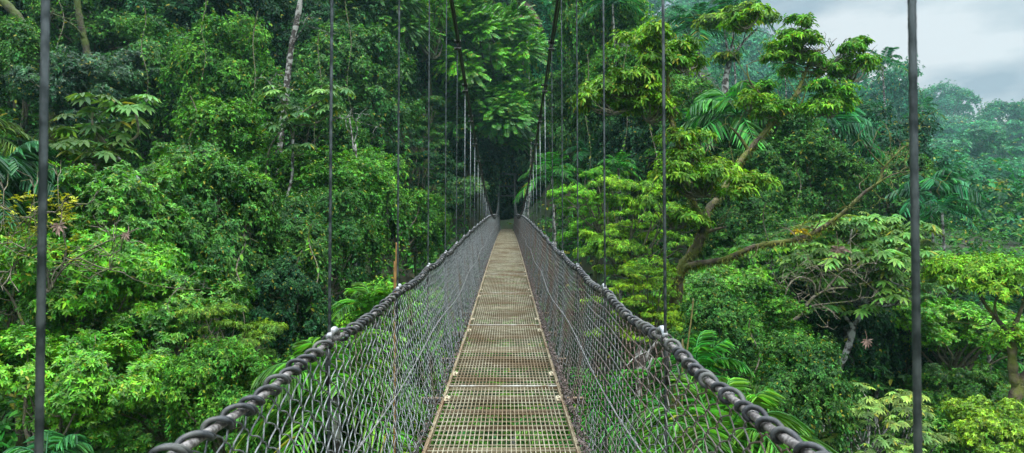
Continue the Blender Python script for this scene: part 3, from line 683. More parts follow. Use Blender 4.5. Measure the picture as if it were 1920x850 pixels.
for cx, cy, w, h, Y in [(1555, 82, 165, 60, 20), (1600, 110, 90, 50, 20.3), (1500, 75, 80, 45, 19.8), (1468, 188, 70, 36, 19.1), (1545, 178, 95, 45, 19.4), (1560, 200, 60, 26, 19.3), (1410, 190, 60, 26, 18.9), (1400, 35, 60, 22, 19),
                        (1322, 335, 140, 44, 16.3), (1295, 285, 90, 40, 16.6), (1262, 395, 100, 44, 16.5), (1240, 90, 130, 50, 16.8), (1285, 105, 70, 36, 16.8), (1180, 150, 110, 44, 16.5), (1150, 185, 90, 36, 16.5), (1215, 205, 70, 30, 16.7), (1385, 345, 60, 30, 16.6)]:
    tw_ = Geo(); gq = Geo(); c0 = at(cx, cy + h * .75, Y)
    for q in range(max(3, int(w / 17))):
        sx_ = cx + rg.uniform(-.52, .52) * w; sy_ = cy + rg.uniform(-.72, .72) * h + .25 * h * (abs(sx_ - cx) / w * 2) ** 2; sw = rg.uniform(30, 58); Yq = Y + rg.uniform(-.6, .6)
        g1, C1 = clump(rg, sx_, sy_, sw, sw * rg.uniform(.34, .5), Yq, .85, L=.145, W=.055, k=6, droop=.4)
        for a_, b_ in zip(g1.V, g1.Q): gq.V.append(a_); gq.Q.append(b_ + gq.n); gq.n += len(a_)
        gq.T += g1.T
        for cq_ in C1[:5]: tw_.tube(curve_path(c0, cq_, rg, 6, .12, -.08), np.linspace(.022, .007, 6), 5, False)
    o = link('foliage', rebase(gq, base).mesh('mossy_tree_foliage', M['leaf']), mt); link('twigs', rebase(tw_, base).mesh('twigs', M['twig']), o)
    v = rg.uniform(.85, 1.15); cq = (.085, .275, .014) if cx > 1430 else cc; o.color = (cq[0] * v, cq[1] * v, cq[2] * v, 1)

# white trunked umbrella tree
b = at(1360, 230, 32); gz = float(ground(b[0], b[1])[0]); base = np.array([b[0], b[1], gz]); gy = 425 - gz / 32 * F
wt = empty('umbrella_tree', base, 'slender white trunked tree with flat umbrella crown near the top, left of the sky', 'tree')
branch_set(base, wt, 'trunk', [([(1358, gy + 5, 32), (1361, 185, 32), (1367, 128, 32), (1372, 110, 32)], .17, .12)], 'pale_bark')
branch_set(base, wt, 'limb', [([(1372, 112, 32), (1366, 88, 31.8), (1360, 50, 31.7)], .09, .03, 3), ([(1372, 112, 32), (1396, 78, 32.2), (1424, 50, 32.4)], .09, .03, 3), ([(1370, 100, 32), (1378, 70, 32), (1380, 40, 32)], .06, .02, 2), ([(1396, 78, 32.2), (1402, 55, 32), (1405, 35, 32)], .04, .015, 2)], 'pale_bark')
for cx, cy, w, h, Y in [(1385, 30, 120, 26, 32), (1345, 42, 60, 20, 31.7), (1430, 36, 60, 18, 32.4), (1368, 108, 36, 14, 32)]:
    gq, _ = clump(rg, cx, cy, w, h, Y, 1.3, L=.24, W=.11); o = link('foliage', rebase(gq, base).mesh('umbrella_foliage', M['leaf']), wt); o.color = (.12, .26, .02, 1)

# umbrella tree at the right edge with mossy trunk
b = at(1865, 850, 14.5); gz = float(ground(b[0], b[1])[0]); base = np.array([b[0], b[1], gz]); gy = 425 - gz / 14.5 * F
ut = empty('umbrella_tree', base, 'mossy trunked tree with wide lime green umbrella crown at the right edge', 'tree')
branch_set(base, ut, 'trunk', [([(1850, gy + 10, 14.5), (1865, 850, 14.5), (1882, 805, 14.5), (1900, 755, 14.6), (1912, 725, 14.7)], .17, .12)], 'moss_bark')
branch_set(base, ut, 'limb', [([(1908, 735, 14.7), (1901, 700, 14.7), (1899, 645, 14.8), (1895, 622, 14.8)], .10, .08), ([(1912, 725, 14.7), (1935, 690, 14.6), (1960, 640, 14.6)], .11, .06, 2), ([(1895, 625, 14.8), (1872, 600, 15), (1850, 572, 15.2), (1835, 545, 15.4)], .06, .025, 3), ([(1897, 625, 14.8), (1912, 595, 14.8), (1925, 560, 14.8)], .06, .025, 3), ([(1872, 600, 15), (1868, 570, 15), (1880, 545, 15)], .035, .015, 2), ([(1880, 805, 14.5), (1900, 812, 14.3), (1930, 800, 14)], .06, .02, 2)], 'moss_bark')
for cx, cy, w, h, Y in [(1835, 515, 130, 40, 15.4), (1890, 525, 130, 44, 15), (1930, 520, 110, 40, 14.9), (1795, 505, 100, 32, 15.8), (1765, 525, 60, 24, 15.9), (1860, 545, 90, 26, 15), (1870, 500, 80, 24, 15.3), (1925, 640, 60, 26, 14.6), (1850, 820, 60, 20, 14)]:
    gq, _ = clump(rg, cx, cy, w, h, Y, 3.0, L=.095, W=.038); o = link('foliage', rebase(gq, base).mesh('umbrella_foliage', M['leaf']), ut); o.color = (.15, .38, .025, 1)

# thin leaning umbrella-leaved tree, right of centre
b = at(1541, 782, 17); gz = float(ground(b[0], b[1])[0]); base = np.array([b[0], b[1], gz]); gy = 425 - gz / 17 * F
ct = empty('cecropia_tree', base, 'large pale umbrella leaved tree on a thin leaning grey trunk right of centre', 'tree')
branch_set(base, ct, 'trunk', [([(1525, gy + 10, 17), (1541, 782, 17), (1556, 742, 17), (1574, 688, 17), (1592, 648, 17), (1601, 612, 17)], .10, .075)], 'pale_bark')
tipsp = [(1668, 470, 16.6), (1640, 440, 17.4), (1600, 430, 17), (1560, 440, 17.6), (1700, 450, 17), (1620, 480, 16.2), (1580, 475, 16.5), (1665, 430, 18), (1530, 470, 17), (1500, 520, 16.8), (1690, 500, 16.5), (1650, 545, 16.2), (1610, 530, 17.5), (1680, 560, 17), (1580, 560, 17.4), (1620, 590, 16.5), (1710, 540, 17.4), (1550, 510, 16.4)]
br_ = [([(1601, 612, 17), (1615, 590, 17), (1625, 560, 17), (1631, 535, 17), (1628, 500, 17)], .06, .03), ([(1600, 612, 17), (1580, 588, 17), (1565, 560, 17), (1556, 505, 17), (1560, 450, 17.5)], .045, .02), ([(1630, 538, 17), (1650, 525, 16.8), (1668, 515, 16.6), (1690, 505, 16.5)], .04, .018), ([(1612, 595, 17), (1640, 580, 16.8), (1665, 572, 16.8), (1680, 562, 17)], .035, .015)]
for i_, q in enumerate(tipsp):
    src = [(1628, 500, 17), (1631, 535, 17), (1556, 505, 17), (1668, 515, 16.6)][i_ % 4]
    br_.append(([src, ((src[0] + q[0]) / 2 + 6, (src[1] + q[1]) / 2 + 10, (src[2] + q[2]) / 2), q], .025, .016))
branch_set(base, ct, 'limb', br_, 'pale_bark')
tq_ = np.array([at(*q) for q in tipsp]); tq_ = np.concatenate([tq_, tq_ + rand_dirs(len(tq_), rg) * [.75, .7, .3], tq_ + rand_dirs(len(tq_), rg) * [.9, .7, .35]])
g = Geo(); palmate(g, rg, tq_, np.array([[0, 0, 1.]] * len(tq_)) + .25 * rand_dirs(len(tq_), rg), .72, 7)
o = link('foliage', rebase(g, base).mesh('umbrella_leaf_foliage', M['leaf']), ct); o.color = (.12, .30, .06, 1)

def cecropia(lab, tips, trunk, boughs, base_px, size=.85, c=(.09, .22, .06), nm='cecropia_tree'):
    b = at(*base_px); gz = float(ground(b[0], b[1])[0]); base = np.array([b[0], b[1], gz]); gy = 425 - gz / base_px[2] * F
    e = empty(nm, base, lab, 'tree')
    branch_set(base, e, 'trunk', [([(base_px[0], gy + 10, base_px[2])] + trunk, .055, .04)], 'pale_bark')
    branch_set(base, e, 'limb', [(q, .035, .02) for q in boughs], 'twig')
    g = Geo(); T = np.array([at(*q) for q in tips]); palmate(g, rg, T, np.array([[0, 0, 1.]] * len(T)) + .3 * rand_dirs(len(T), rg), size, 8)
    o = link('foliage', rebase(g, base).mesh('umbrella_leaf_foliage', M['leaf']), e); o.color = (*c, 1)
cecropia('thin umbrella leaved tree on a leaning speckled stem above the bright bush on the left', [(175, 212, 13.6), (255, 212, 13.8), (120, 290, 13.5), (166, 298, 13.3), (206, 262, 14), (232, 240, 14.2), (150, 250, 13.9), (205, 305, 13.4)],
         [(288, 385, 14), (270, 352, 14), (240, 312, 14), (222, 298, 14)],
         [[(222, 298, 14), (214, 272, 13.9), (240, 268, 13.8), (260, 250, 13.8), (255, 212, 13.8)], [(222, 298, 14), (195, 265, 13.8), (176, 240, 13.6), (175, 212, 13.6)], [(222, 298, 14), (200, 300, 13.6), (166, 298, 13.3)], [(200, 300, 13.6), (150, 310, 13.5), (120, 290, 13.5)]], (300, 430, 14))
cecropia('small umbrella leaved tree with thin pale forked stems left of the second left hanger', [(525, 183, 21), (602, 188, 21), (632, 178, 21.5), (524, 248, 20.8), (570, 288, 21), (560, 235, 20.6), (618, 215, 21), (540, 215, 21.4)],
         [(520, 440, 21), (535, 385, 21), (548, 330, 21), (549, 262, 21)],
         [[(549, 262, 21), (556, 225, 21), (575, 205, 21), (602, 188, 21)], [(549, 262, 21), (540, 225, 21), (525, 183, 21)], [(549, 290, 21), (560, 292, 21), (570, 288, 21)], [(485, 395, 21), (498, 330, 21), (506, 280, 21), (524, 248, 20.8)], [(556, 235, 21), (590, 232, 21), (618, 215, 21)]], (515, 480, 21))

def lone_trunk(lab, pts, r0, r1, twigs, mat, nm='bare_trunk', seed=1, cat='tree'):
    Y = pts[0][2]; b = at(*pts[0]); gz = float(ground(b[0], b[1])[0]); base = np.array([b[0], b[1], gz]); gy = 425 - gz / Y * F
    e = empty(nm, base, lab, cat); full = [(pts[0][0], max(gy + 10, pts[0][1] + 12), Y)] + pts
    branch_set(base, e, 'trunk', [(full, r0, r1)], mat)
    if twigs: branch_set(base, e, 'branch', twigs, mat)
    return e, base
lone_trunk('tall white speckled trunk slanting up to the top edge left of the second left hanger', [(512, 400, 25), (520, 320, 25), (527, 250, 25), (534, 200, 25), (538, 150, 25), (546, 85, 25), (556, 35, 25), (567, -30, 25)], .13, .10, [([(534, 200, 25), (515, 170, 24.5), (500, 150, 24.3)], .03, .01, 3), ([(546, 90, 25), (562, 60, 24.6), (575, 45, 24.3)], .03, .01, 3)], 'pale_bark', 'speckled_tree')
lone_trunk('thick mossy trunk leaning in the top left corner', [(95, 190, 27), (72, 130, 27), (58, 90, 27), (42, 45, 27), (18, 15, 27), (-20, -20, 27)], .22, .16, [([(58, 90, 27), (80, 60, 26.6), (100, 20, 26.4)], .08, .04, 4)], 'bark', 'mossy_tree')
lone_trunk('dark shaded trunk right of the nearest left cable at the top', [(185, 160, 28.5), (168, 115, 28.5), (158, 75, 28.5), (148, 30, 28.5), (140, -25, 28.5)], .17, .12, [([(158, 75, 28.5), (140, 50, 28), (120, 38, 28)], .05, .02, 3)], 'bark', 'mossy_tree')
lone_trunk('bare pale forked sapling left of the third left hanger', [(668, 320, 24), (663, 285, 24), (660, 255, 24), (655, 222, 24)], .035, .02, [([(662, 270, 24), (670, 245, 24), (664, 222, 24)], .02, .008, 3), ([(660, 255, 24), (650, 240, 24), (648, 225, 24)], .018, .008, 2)], 'pale_bark', 'bare_sapling')
e, base = lone_trunk('leafless twiggy tree with a few yellow tips beside the nearest left cable', [(85, 585, 9.8), (98, 545, 9.8), (118, 510, 9.8), (150, 482, 9.8), (200, 455, 9.7), (262, 428, 9.6)], .028, .006,
    [([(98, 545, 9.8), (92, 500, 9.7), (80, 455, 9.6), (70, 410, 9.5)], .016, .005, 6), ([(118, 510, 9.8), (128, 470, 9.8), (122, 430, 9.8), (130, 395, 9.7)], .014, .005, 6), ([(150, 482, 9.8), (190, 500, 9.7), (240, 512, 9.6)], .014, .005, 6), ([(52, 612, 9.8), (35, 570, 9.8), (15, 540, 9.7), (-15, 520, 9.6)], .022, .008, 5), ([(30, 560, 9.8), (35, 510, 9.7), (20, 460, 9.6), (25, 420, 9.5)], .016, .006, 8), ([(85, 455, 9.6), (50, 470, 9.5), (10, 460, 9.4)], .01, .005, 6)], 'twig', 'twiggy_tree')
rg2 = np.random.default_rng(5); tp = np.array([at(rg2.uniform(-5, 150), rg2.uniform(360, 480), rg2.uniform(9.4, 9.9)) for _ in range(90)])
g = Geo(); rosettes(g, tp, np.array([[0, 0, 1.]] * 90) + .4 * rand_dirs(90, rg2), 7, .085, .03, rg2); o = link('foliage', rebase(g, base).mesh('young_leaves', M['leaf']), e); o.color = (.24, .30, .03, 1)
lone_trunk('gnarled grey leafless branches tangled left of the thin leaning trunk', [(1440, 640, 15.5), (1470, 610, 15.5), (1498, 594, 15.5), (1515, 570, 15.5), (1530, 554, 15.5), (1560, 542, 15.6), (1590, 540, 15.7)], .05, .02,
    [([(1530, 554, 15.5), (1525, 530, 15.4), (1500, 520, 15.3), (1480, 535, 15.2), (1472, 555, 15.2)], .03, .008, 8), ([(1545, 548, 15.5), (1570, 520, 15.4), (1590, 505, 15.2), (1605, 515, 15.2), (1625, 530, 15.2)], .028, .008, 10), ([(1498, 594, 15.5), (1520, 575, 15.3), (1550, 570, 15.2), (1600, 565, 15.2)], .02, .006, 8), ([(1535, 550, 15.5), (1540, 515, 15.4), (1530, 500, 15.3), (1510, 505, 15.3)], .02, .008, 8)], 'twig', 'gnarled_tree')
lone_trunk('short dead pale stem sticking up behind the right net', [(1195, 735, 9.5), (1203, 700, 9.5), (1212, 668, 9.5), (1232, 640, 9.5)], .05, .02, [([(1205, 695, 9.5), (1215, 690, 9.4), (1222, 670, 9.4)], .02, .01, 1)], 'pale_bark', 'dead_sapling', cat='sapling')
lone_trunk('reddish brown bamboo pole standing behind the left railing at the second hanger', [(735, 690, 5.2), (737, 600, 5.2), (740, 520, 5.2), (742, 440, 5.2)], .016, .012, None, 'stalk', 'bamboo_pole', cat='pole') if False else None
def stalk(lab, pts, r, c1, nm):
    m = noisy(nm, c1, tuple(q * 1.6 for q in c1), .6, scale=12, bump=.2); M['stalk'] = m
    lone_trunk(lab, pts, r, r * .7, None, 'stalk', nm, cat='stem')
stalk('straight golden brown stem standing behind the left net beside the third hanger', [(741, 640, 6.2), (741, 560, 6.2), (743, 490, 6.2), (744, 455, 6.2)], .012, (.20, .11, .03), 'bamboo_cane')
stalk('thin green brown vine stem rising by the end of the right railing', [(1278, 760, 8), (1284, 690, 8), (1290, 640, 8), (1297, 590, 8), (1300, 560, 8)], .012, (.12, .10, .03), 'climbing_vine')

def bromeliad(px, py, Y, L, lab, c):
    p = at(px, py, Y); g = Geo(); n = 26; rg = np.random.default_rng(int(px))
    a = rg.random(n) * 6.28; s = rg.uniform(.4, 1.3, n); A = np.stack([np.cos(a) * np.sin(s), np.sin(a) * np.sin(s), np.cos(s)], 1); Nn = np.stack([-np.cos(a) * np.cos(s), -np.sin(a) * np.cos(s), np.sin(s)], 1)
    add_leaves(g, np.zeros((n, 3)), A, Nn, L * rg.uniform(.7, 1.1, n), L * .14, droop=.5, rg=rg)
    o = tag(link('bromeliad', g.mesh('bromeliad', M['gloss']), None, p), lab, 'bromeliad'); o.color = (*c, 1)
bromeliad(1501, 437, 16.0, .30, 'yellow and red tinged bromeliad perched on the long mossy branch', (.42, .36, .03))
bromeliad(1277, 287, 16.8, .42, 'yellow green bromeliad in the upright limb of the mossy tree', (.22, .32, .03))
def dead_leaf(px, py, Y, s, lab):
    p = at(px, py, Y); g = Geo(); n = 8; rg = np.random.default_rng(int(px)); a = np.linspace(-2.3, 2.3, n)
    A = np.stack([np.sin(a), rg.uniform(-.4, .1, n), -np.cos(a)], 1)
    add_leaves(g, np.zeros((n, 3)), A, np.array([[0, -1., .3]] * n), s * rg.uniform(.7, 1.1, n), s * .28, droop=.35, fold=.35, rg=rg)
    g.tube(np.array([[0, 0, 0], [.02, .02, s * .6], [0, .05, s * 1.4]]), .006, 5)
    tag(link('dead_leaf', g.mesh('dead_leaf', M['dead']), None, p), lab, 'dead leaf')
dead_leaf(1625, 640, 15.5, .16, 'pinkish brown dead leaf hanging right of the thin leaning trunk')
dead_leaf(180, 652, 9.3, .12, 'pinkish dead leaf caught in the bright bush at lower left')
dead_leaf(115, 424, 9.4, .14, 'curled brown dead leaf by the nearest left cable')
dead_leaf(1572, 468, 16, .3, 'long greyish dead leaf hanging in the umbrella leaved tree')
dead_leaf(240, 440, 9.5, .08, 'tiny dead leaf at the end of the twiggy branch on the left')

# lianas hanging in front of the forest
def liana(px, py0, py1, Y, seed):
    rg = np.random.default_rng(seed); top = at(px, py0, Y); bot = at(px + rg.uniform(-12, 12), py1, Y - .3); n = 16; t = np.linspace(0, 1, n)[:, None]
    P = top + (bot - top) * t + np.stack([.10 * np.sin(t[:, 0] * 9 + seed), .08 * np.sin(t[:, 0] * 7), 0 * t[:, 0]], 1)
    g = Geo(); g.tube(P - top, np.linspace(.018, .009, n), 5, False); e = tag(link('liana', g.mesh('liana', M['twig']), None, top), 'thin brown liana hanging straight down in front of the forest', 'liana', 'lianas hanging in front of the forest')
    m = 46; k = rg.random(m); q = np.stack([np.interp(k, t[:, 0], P[:, i] - top[i]) for i in range(3)], 1)
    g = Geo(); add_leaves(g, q, rand_dirs(m, rg) + [0, 0, -.4], rand_dirs(m, rg) + [0, -.5, .4], rg.uniform(.08, .16, m), .06, rg=rg); f = link('leaves', g.mesh('liana_leaves', M['leaf']), e); f.color = (.07, .2, .02, 1)
for i_, (px, a, b_, Y) in enumerate([(110, 0, 170, 24), (265, 10, 180, 25), (380, 0, 150, 25), (480, 20, 260, 23), (600, 60, 300, 26), (650, 0, 230, 29), (360, 180, 330, 21), (1100, 100, 330, 30), (1175, 60, 300, 28), (1225, 180, 380, 24), (1440, 380, 560, 21), (1500, 300, 420, 22), (1670, 470, 620, 20), (1745, 520, 640, 22), (450, 440, 600, 13), (560, 470, 640, 14), (585, 420, 600, 14), (1415, 600, 760, 13)]):
    liana(px, a, b_, Y, 50 + i_)
# ------------------------------------------------------------------ the hanging bridge
X0 = -.034                      # centre line relative to the camera
S = 1.56                        # hanger spacing
ky = np.array([-8, -3, 0, 4, 6, 9.3, 12, 17.6, 24.4, 33, 45, 57.4]); kz = np.array([-1.18, -1.29, -1.33, -1.350, -1.335, -1.265, -1.165, -.965, -.755, -.545, -.335, -.20])
def smooth(yk, zk, y):
    m = np.gradient(zk, yk); y = np.asarray(y, float); i = np.clip(np.searchsorted(yk, y) - 1, 0, len(yk) - 2)
    h = yk[i + 1] - yk[i]; t = (y - yk[i]) / h
    return zk[i] * (2 * t ** 3 - 3 * t ** 2 + 1) + m[i] * h * (t ** 3 - 2 * t ** 2 + t) + zk[i + 1] * (-2 * t ** 3 + 3 * t ** 2) + m[i + 1] * h * (t ** 3 - t ** 2)
deck = lambda y: smooth(ky, kz, y)
def rail(y):                    # hand cable, scalloped a little between hangers
    y = np.asarray(y, float); h = np.interp(y, [-8, 0, 2.5, 6, 10, 24, 57], [.87, .89, .915, .985, 1.05, 1.10, 1.06])
    ph = ((y - .95) / S) % 1
    return deck(y) + h - .028 * np.sin(PI * ph) + .014
def main_cable(y):
    y = np.asarray(y, float); return np.where(y < 33, .00326 * (33 - y) ** 2 + .47, .0058 * (y - 33) ** 2 + .47)
bridge = empty('hanging_bridge', (X0, 0, 0), 'hanging footbridge with metal grating deck and chain link sides running into the forest', 'bridge')
BR = lambda name, me, parent=bridge, loc=(0, 0, 0): link(name, me, parent, loc)
# deck panels
PL = 3.12; W2 = .46
g = Geo(); nb = 30
for q in range(1, nb): g.box((-W2 + .02 + q * (2 * W2 - .04) / nb, PL / 2, -.014), (.0042, PL - .03, .026))
for q in range(1, 31): g.box((0, q * PL / 31, -.004), (2 * W2 - .03, .0055, .007))
grid = g.mesh('grating', M['grate'], False)
g = Geo()
for sx in (-1, 1):
    g.box((sx * (W2 - .004), PL / 2, -.018), (.008, PL - .012, .044)); g.box((sx * (W2 + .014), PL / 2, -.040), (.028, PL - .012, .006))
g.box((0, .009, -.016), (2 * W2 - .012, .006, .034)); g.box((0, PL - .009, -.016), (2 * W2 - .012, .006, .034)); g.box((0, PL / 2, -.018), (2 * W2 - .012, .007, .030))
frame = g.mesh('panel_frame', M['frame'], False)
g = Geo(); g.box((0, 0, 0), (.036, .13, .006)); g.tube([(0, -.035, 0), (0, -.035, .014)], .009, 6); g.tube([(0, .035, 0), (0, .035, .014)], .009, 6); plate = g.mesh('corner_plate', M['plate'], False)
g = Geo(); g.box((0, 0, .004), (2 * W2 - .02, .030, .006)); joint = g.mesh('joint_strip', M['joint'], False)
j0 = 5.74 - 3 * PL; k = 0
while j0 + k * PL < 57.2:
    ya = j0 + k * PL; yb = ya + PL; za, zb = float(deck(ya)), float(deck(min(yb, 57.4)))
    p = BR('deck_panel', grid, bridge, (0, ya, za)); p.rotation_euler[0] = math.atan2(zb - za, PL)
    link('frame', frame, p)
    for sx in (-1, 1):
        for fy in (.42, PL - .42):
            if abs(ya) < 24: link('corner_plate', plate, p, (sx * (W2 - .028), fy + .25 * sx * 0, .006))
    link('joint_strip', joint, p, (0, 0, 0)); k += 1
YE = j0 + k * PL
# cross beams and hangers
hy = [.965 + S * q for q in range(-4, 36) if .965 + S * q < 57]
g = Geo(); g.box((0, 0, -.075), (1.34, .05, .005)); g.box((0, .0225, -.105), (1.34, .005, .055)); beam = g.mesh('cross_beam', M['beam'], False)
for y in hy: BR('cross_beam', beam, bridge, (0, y + .02, float(deck(y))))
g = Geo(); g.box((0, 0, -.062), (.9, .03, .03)); bb = g.mesh('stiffener', M['beam'], False)
for q in range(int((57 + 2) / .52)):
    y = -1.5 + q * .52 + .13 * math.sin(q * 1.7)
    if y < 14: BR('stiffener', bb, bridge, (0, y, float(deck(y)) - .02))

def rope_tube(g, P, r, turns, strands=6, sides=36):
    """straight wire rope with its strands modelled"""
    P = np.asarray(P, float); n = len(P); T = unit(P[-1] - P[0]); u = unit(np.cross(T, [0, 1., .01])); w = np.cross(T, u)
    a = np.arange(sides) * 2 * PI / sides; ph = np.linspace(0, turns * 2 * PI, n)
    rr = r * (.68 + .32 * np.abs(np.cos((a[None] - ph[:, None]) * strands / 2)))
    V = P[:, None] + rr[..., None] * (np.cos(a)[None, :, None] * u + np.sin(a)[None, :, None] * w)
    i = np.arange(n - 1)[:, None] * sides; j = np.arange(sides)[None]; k = (j + 1) % sides
    g.add(V.reshape(-1, 3), np.stack([i + j, i + k, i + k + sides, i + j + sides], -1).reshape(-1, 4))
HR = .62; HC = .605
g = Geo()
for dz in (0, -.095):
    g.tube([(0, 0, dz - .011), (0, 0, dz + .011)], .036, 10); g.box((0, 0, dz), (.085, .022, .014)); 
    for sx in (-1, 1): g.tube([(sx * .036, 0, dz - .022), (sx * .036, 0, dz + .024)], .007, 6)
g.tube([(0, 0, -.1), (0, 0, .01)], .014, 8)
clampm = g.mesh('cable_clamp', M['cable'])
g = Geo(); t = np.linspace(0, 1, 9)
g.tube(np.stack([.004 * np.sin(t * 3), (t - .5) * .13, .010 + .022 * np.sin(PI * t)], 1), .0115, 10); sleeve = g.mesh('hose_sleeve', M['sleeve'])
g = Geo(); a = np.linspace(0, 2 * PI, 17); g.tube(np.stack([.020 * np.cos(a), .0 * a + .004 * np.sin(a), .024 * np.sin(a)], 1), .0055, 6); g.tube([(0, 0, -.16), (0, 0, -.02)], .009, 8); ferr = g.mesh('end_loop', M['cable'])
for sx in (-1, 1):
    for y in hy:
        yy = y if sx < 0 else y + .012
        zt = float(main_cable(yy)) - .07; zr = float(rail(yy)); zb = float(deck(yy)) - .07
        g = Geo(); x1 = sx * HR; x2 = sx * HC
        if yy < 9:
            n = int((zt - zb) / .012); tt = np.linspace(0, 1, n)
            P = np.stack([x1 + sx * .004 + (x2 - x1) * tt, 0 * tt + yy, zb + (zt - zb) * tt], 1); rope_tube(g, P, .0060, (zt - zb) / .11, 6, 24)
        else:
            g.tube([(x1 + sx * .012, yy, zb), ((x1 + x2) / 2 + .004, yy, (zb + zt) / 2), (x2, yy, zt)], .0062, 8)
        h = BR('hanger', g.mesh('hanger', M['rope']))
        if yy > 6: link('clamp', clampm, h, (x2, yy, zt + .07))
        link('hose_sleeve', sleeve, h, (x1, yy + (.05 if sx < 0 else .06), zr + .002)).rotation_euler[0] = math.atan2(float(rail(yy + .1)) - zr, .1)
        link('end_loop', ferr, h, (x1 + sx * .006, yy, zr - .004))
# main cables
for sx in (-1, 1):
    y = np.concatenate([np.linspace(-7, 57.6, 130)]); g = Geo()
    g.tube(np.stack([np.full_like(y, sx * HC) , y, main_cable(y)], 1), .0165, 10)
    g.tube(np.stack([np.full_like(y, sx * HC) + .026, y, main_cable(y) - .012 - .01 * np.sin(y * 1.9)], 1), .008, 8); BR('main_cable', g.mesh('main_cable', M['cable']))
# hand cable with hose wound round it
def hand_cable(sx):
    rg = np.random.default_rng(11 + sx); y = np.arange(-1.5, 57.3, .06)
    wob = lambda q: .004 * np.sin(q * 5.1) + .003 * np.sin(q * 11.3)
    g = Geo(); g.tube(np.stack([sx * HR + wob(y), y, rail(y)], 1), .0105, 8); o = BR('hand_cable', g.mesh('hand_cable', M['rod']))
    pitch = .098 if sx < 0 else .082; tr = .0059 if sx < 0 else .0068; R0 = .0188 if sx < 0 else .0168
    def coil(ya, yb, fine):
        g = Geo(); turns = (yb - ya) / pitch; n = int(turns * (20 if fine else 8)); a = np.linspace(0, turns * 2 * PI, n)
        # wraps bunch in pairs and lean over
        y = ya + (a / (2 * PI)) * pitch + .009 * np.sin(a * .5 + ya) + .022 * np.sin(a * .083 + ya * 3) + .012 * np.sin(a * .21 + ya) + .010 * np.sin(a) 
        Rr = R0 * (1 + .16 * np.sin(a * .37 + 1) + .12 * np.sin(a * .5)); ph = a * sx
        P = np.stack([sx * HR + wob(y) + Rr * 1.15 * np.cos(ph), y, rail(y) + Rr * np.sin(ph) * .95 + .002], 1); g.tube(P, tr, 8 if fine else 5)
        if sx < 0:
            P2 = P + np.array([0, .016, -.002]) ; P2[:, 0] += .003 * np.sin(a * .7); g.tube(P2[: int(n * .999)], tr * .9, 8 if fine else 5)
        return g
    ya = -.6
    for y in [q for q in hy if q > .5] + [57.2]:
        yy = y + (0 if sx < 0 else .012)
        if yy - .06 - ya > .3: link('hose_wrap', coil(ya, min(yy - .05, 57.1), ya < 8).mesh('hose_wrap', M['hose']), o)
        ya = yy + .12
    return o
hand_cable(-1); hand_cable(1)
# chain link sides
def net(sx):
    rg = np.random.default_rng(40 + sx); g = Geo()
    c = .056; v = .076; ya, yb = -.6, 57.2
    ph1, ph2 = rg.uniform(0, 6, 2)
    def surf(s, t):
        zt = rail(s) - .012; zb = deck(s) - .035; hh = zt - zb
        x = HR + (.505 - HR) * t ** 1.6 + .006 * np.sin(PI * t) * np.sin(s * 2 * PI / S + ph1) + .006 * np.sin(s * 7.3 + t * 5 + ph2) * t + .02 * t ** 6 * np.sin(s * 23 + 3 * np.sin(s * 3))
        return np.stack([sx * x, s + .004 * np.sin(t * 9 + s * 3.1) + .004 * np.sin(s * 5 + t * 3), zt - hh * t], -1)
    ncol = int((yb - ya) / c)
    H = 1.03; ns = int(H / (v / 2))
    for i in range(ncol):
        s0 = ya + i * c; fine = s0 < 7
        sub = 4 if fine else 2
        if s0 > 20 and False: continue
        idx = np.arange(ns * sub + 1); u = idx / sub; lo = np.floor(u).astype(int); f = u - lo
        par = (lo + i) % 2                      # which column this half starts on
        ff = f + .085 * np.sin(2 * PI * f) * -1
        pos = np.where(par == 0, ff, 1 - ff)
        over = .0042 * np.cos(PI * pos) * 1.0
        s = s0 + c * (pos * 1.10 - .05); t = u / ns
        P = surf(s, t); P[:, 0] += over * (1 if i % 2 else -1) * 1.0 + over * .6
        P[:, 2] += .006 * np.sin(PI * f)*(1 if fine else 0)
        g.tube(P, .0023 if s0 < 7 else .0027, 6 if s0 < 5 else 4 if s0 < 14 else 3, False)
    o = BR('side_net', g.mesh('chain_link_net', M['net'] if sx < 0 else M['net_right']))
    # light cable through the middle of the net and the lacing cord at its foot
    g = Geo(); y = np.arange(-1.2, 57.2, .05); h = .47 + .03 * np.sin(y * 1.3) 
    tq = 1 - h / 1.0; xx = HR + (.505 - HR) * tq ** 1.6 - .012
    g.tube(np.stack([sx * xx, y, deck(y) + h], 1), .0038, 6)
    for q in np.arange(0, 20, .35):
        g.tube([(sx * np.interp(q, y, xx), q, float(deck(q)) + float(np.interp(q, y, h)) + .002), (sx * np.interp(q, y, xx), q + .05, float(deck(q + .05)) + float(np.interp(q + .05, y, h)) + .004)], .0065, 6)
    BR('middle_cable', g.mesh('middle_cable', M['tie']))
    g = Geo(); y = np.arange(-1.2, 57.2, .04)
    g.tube(np.stack([sx * (.512 + .012 * np.sin(y * 9)), y, deck(y) - .03 + .016 * np.sin(y * 7 + 1)], 1), .006, 6)
    BR('foot_cable', g.mesh('foot_cable', M['cable']))
    # leaf litter and lichen caught along the foot of the net
    n = 5200 if sx > 0 else 1500; yy = 1 + 24 * rg.random(n) ** 1.6; hh = np.abs(rg.normal(0, .05, n)); g = Geo()
    P = np.stack([sx * (.51 + rg.normal(0, .012, n)), yy, deck(yy) - .04 + hh], 1); add_leaves(g, P, rand_dirs(n, rg), rand_dirs(n, rg), rg.uniform(.012, .04, n), .014, rg=rg)
    o = tag(BR('leaf_litter', g.mesh('leaf_litter', M['litter'])), kind='stuff')
M['litter'] = noisy('dry_litter', (.07, .05, .04), (.22, .17, .15), .9, scale=40, bump=0)
net(-1); net(1)
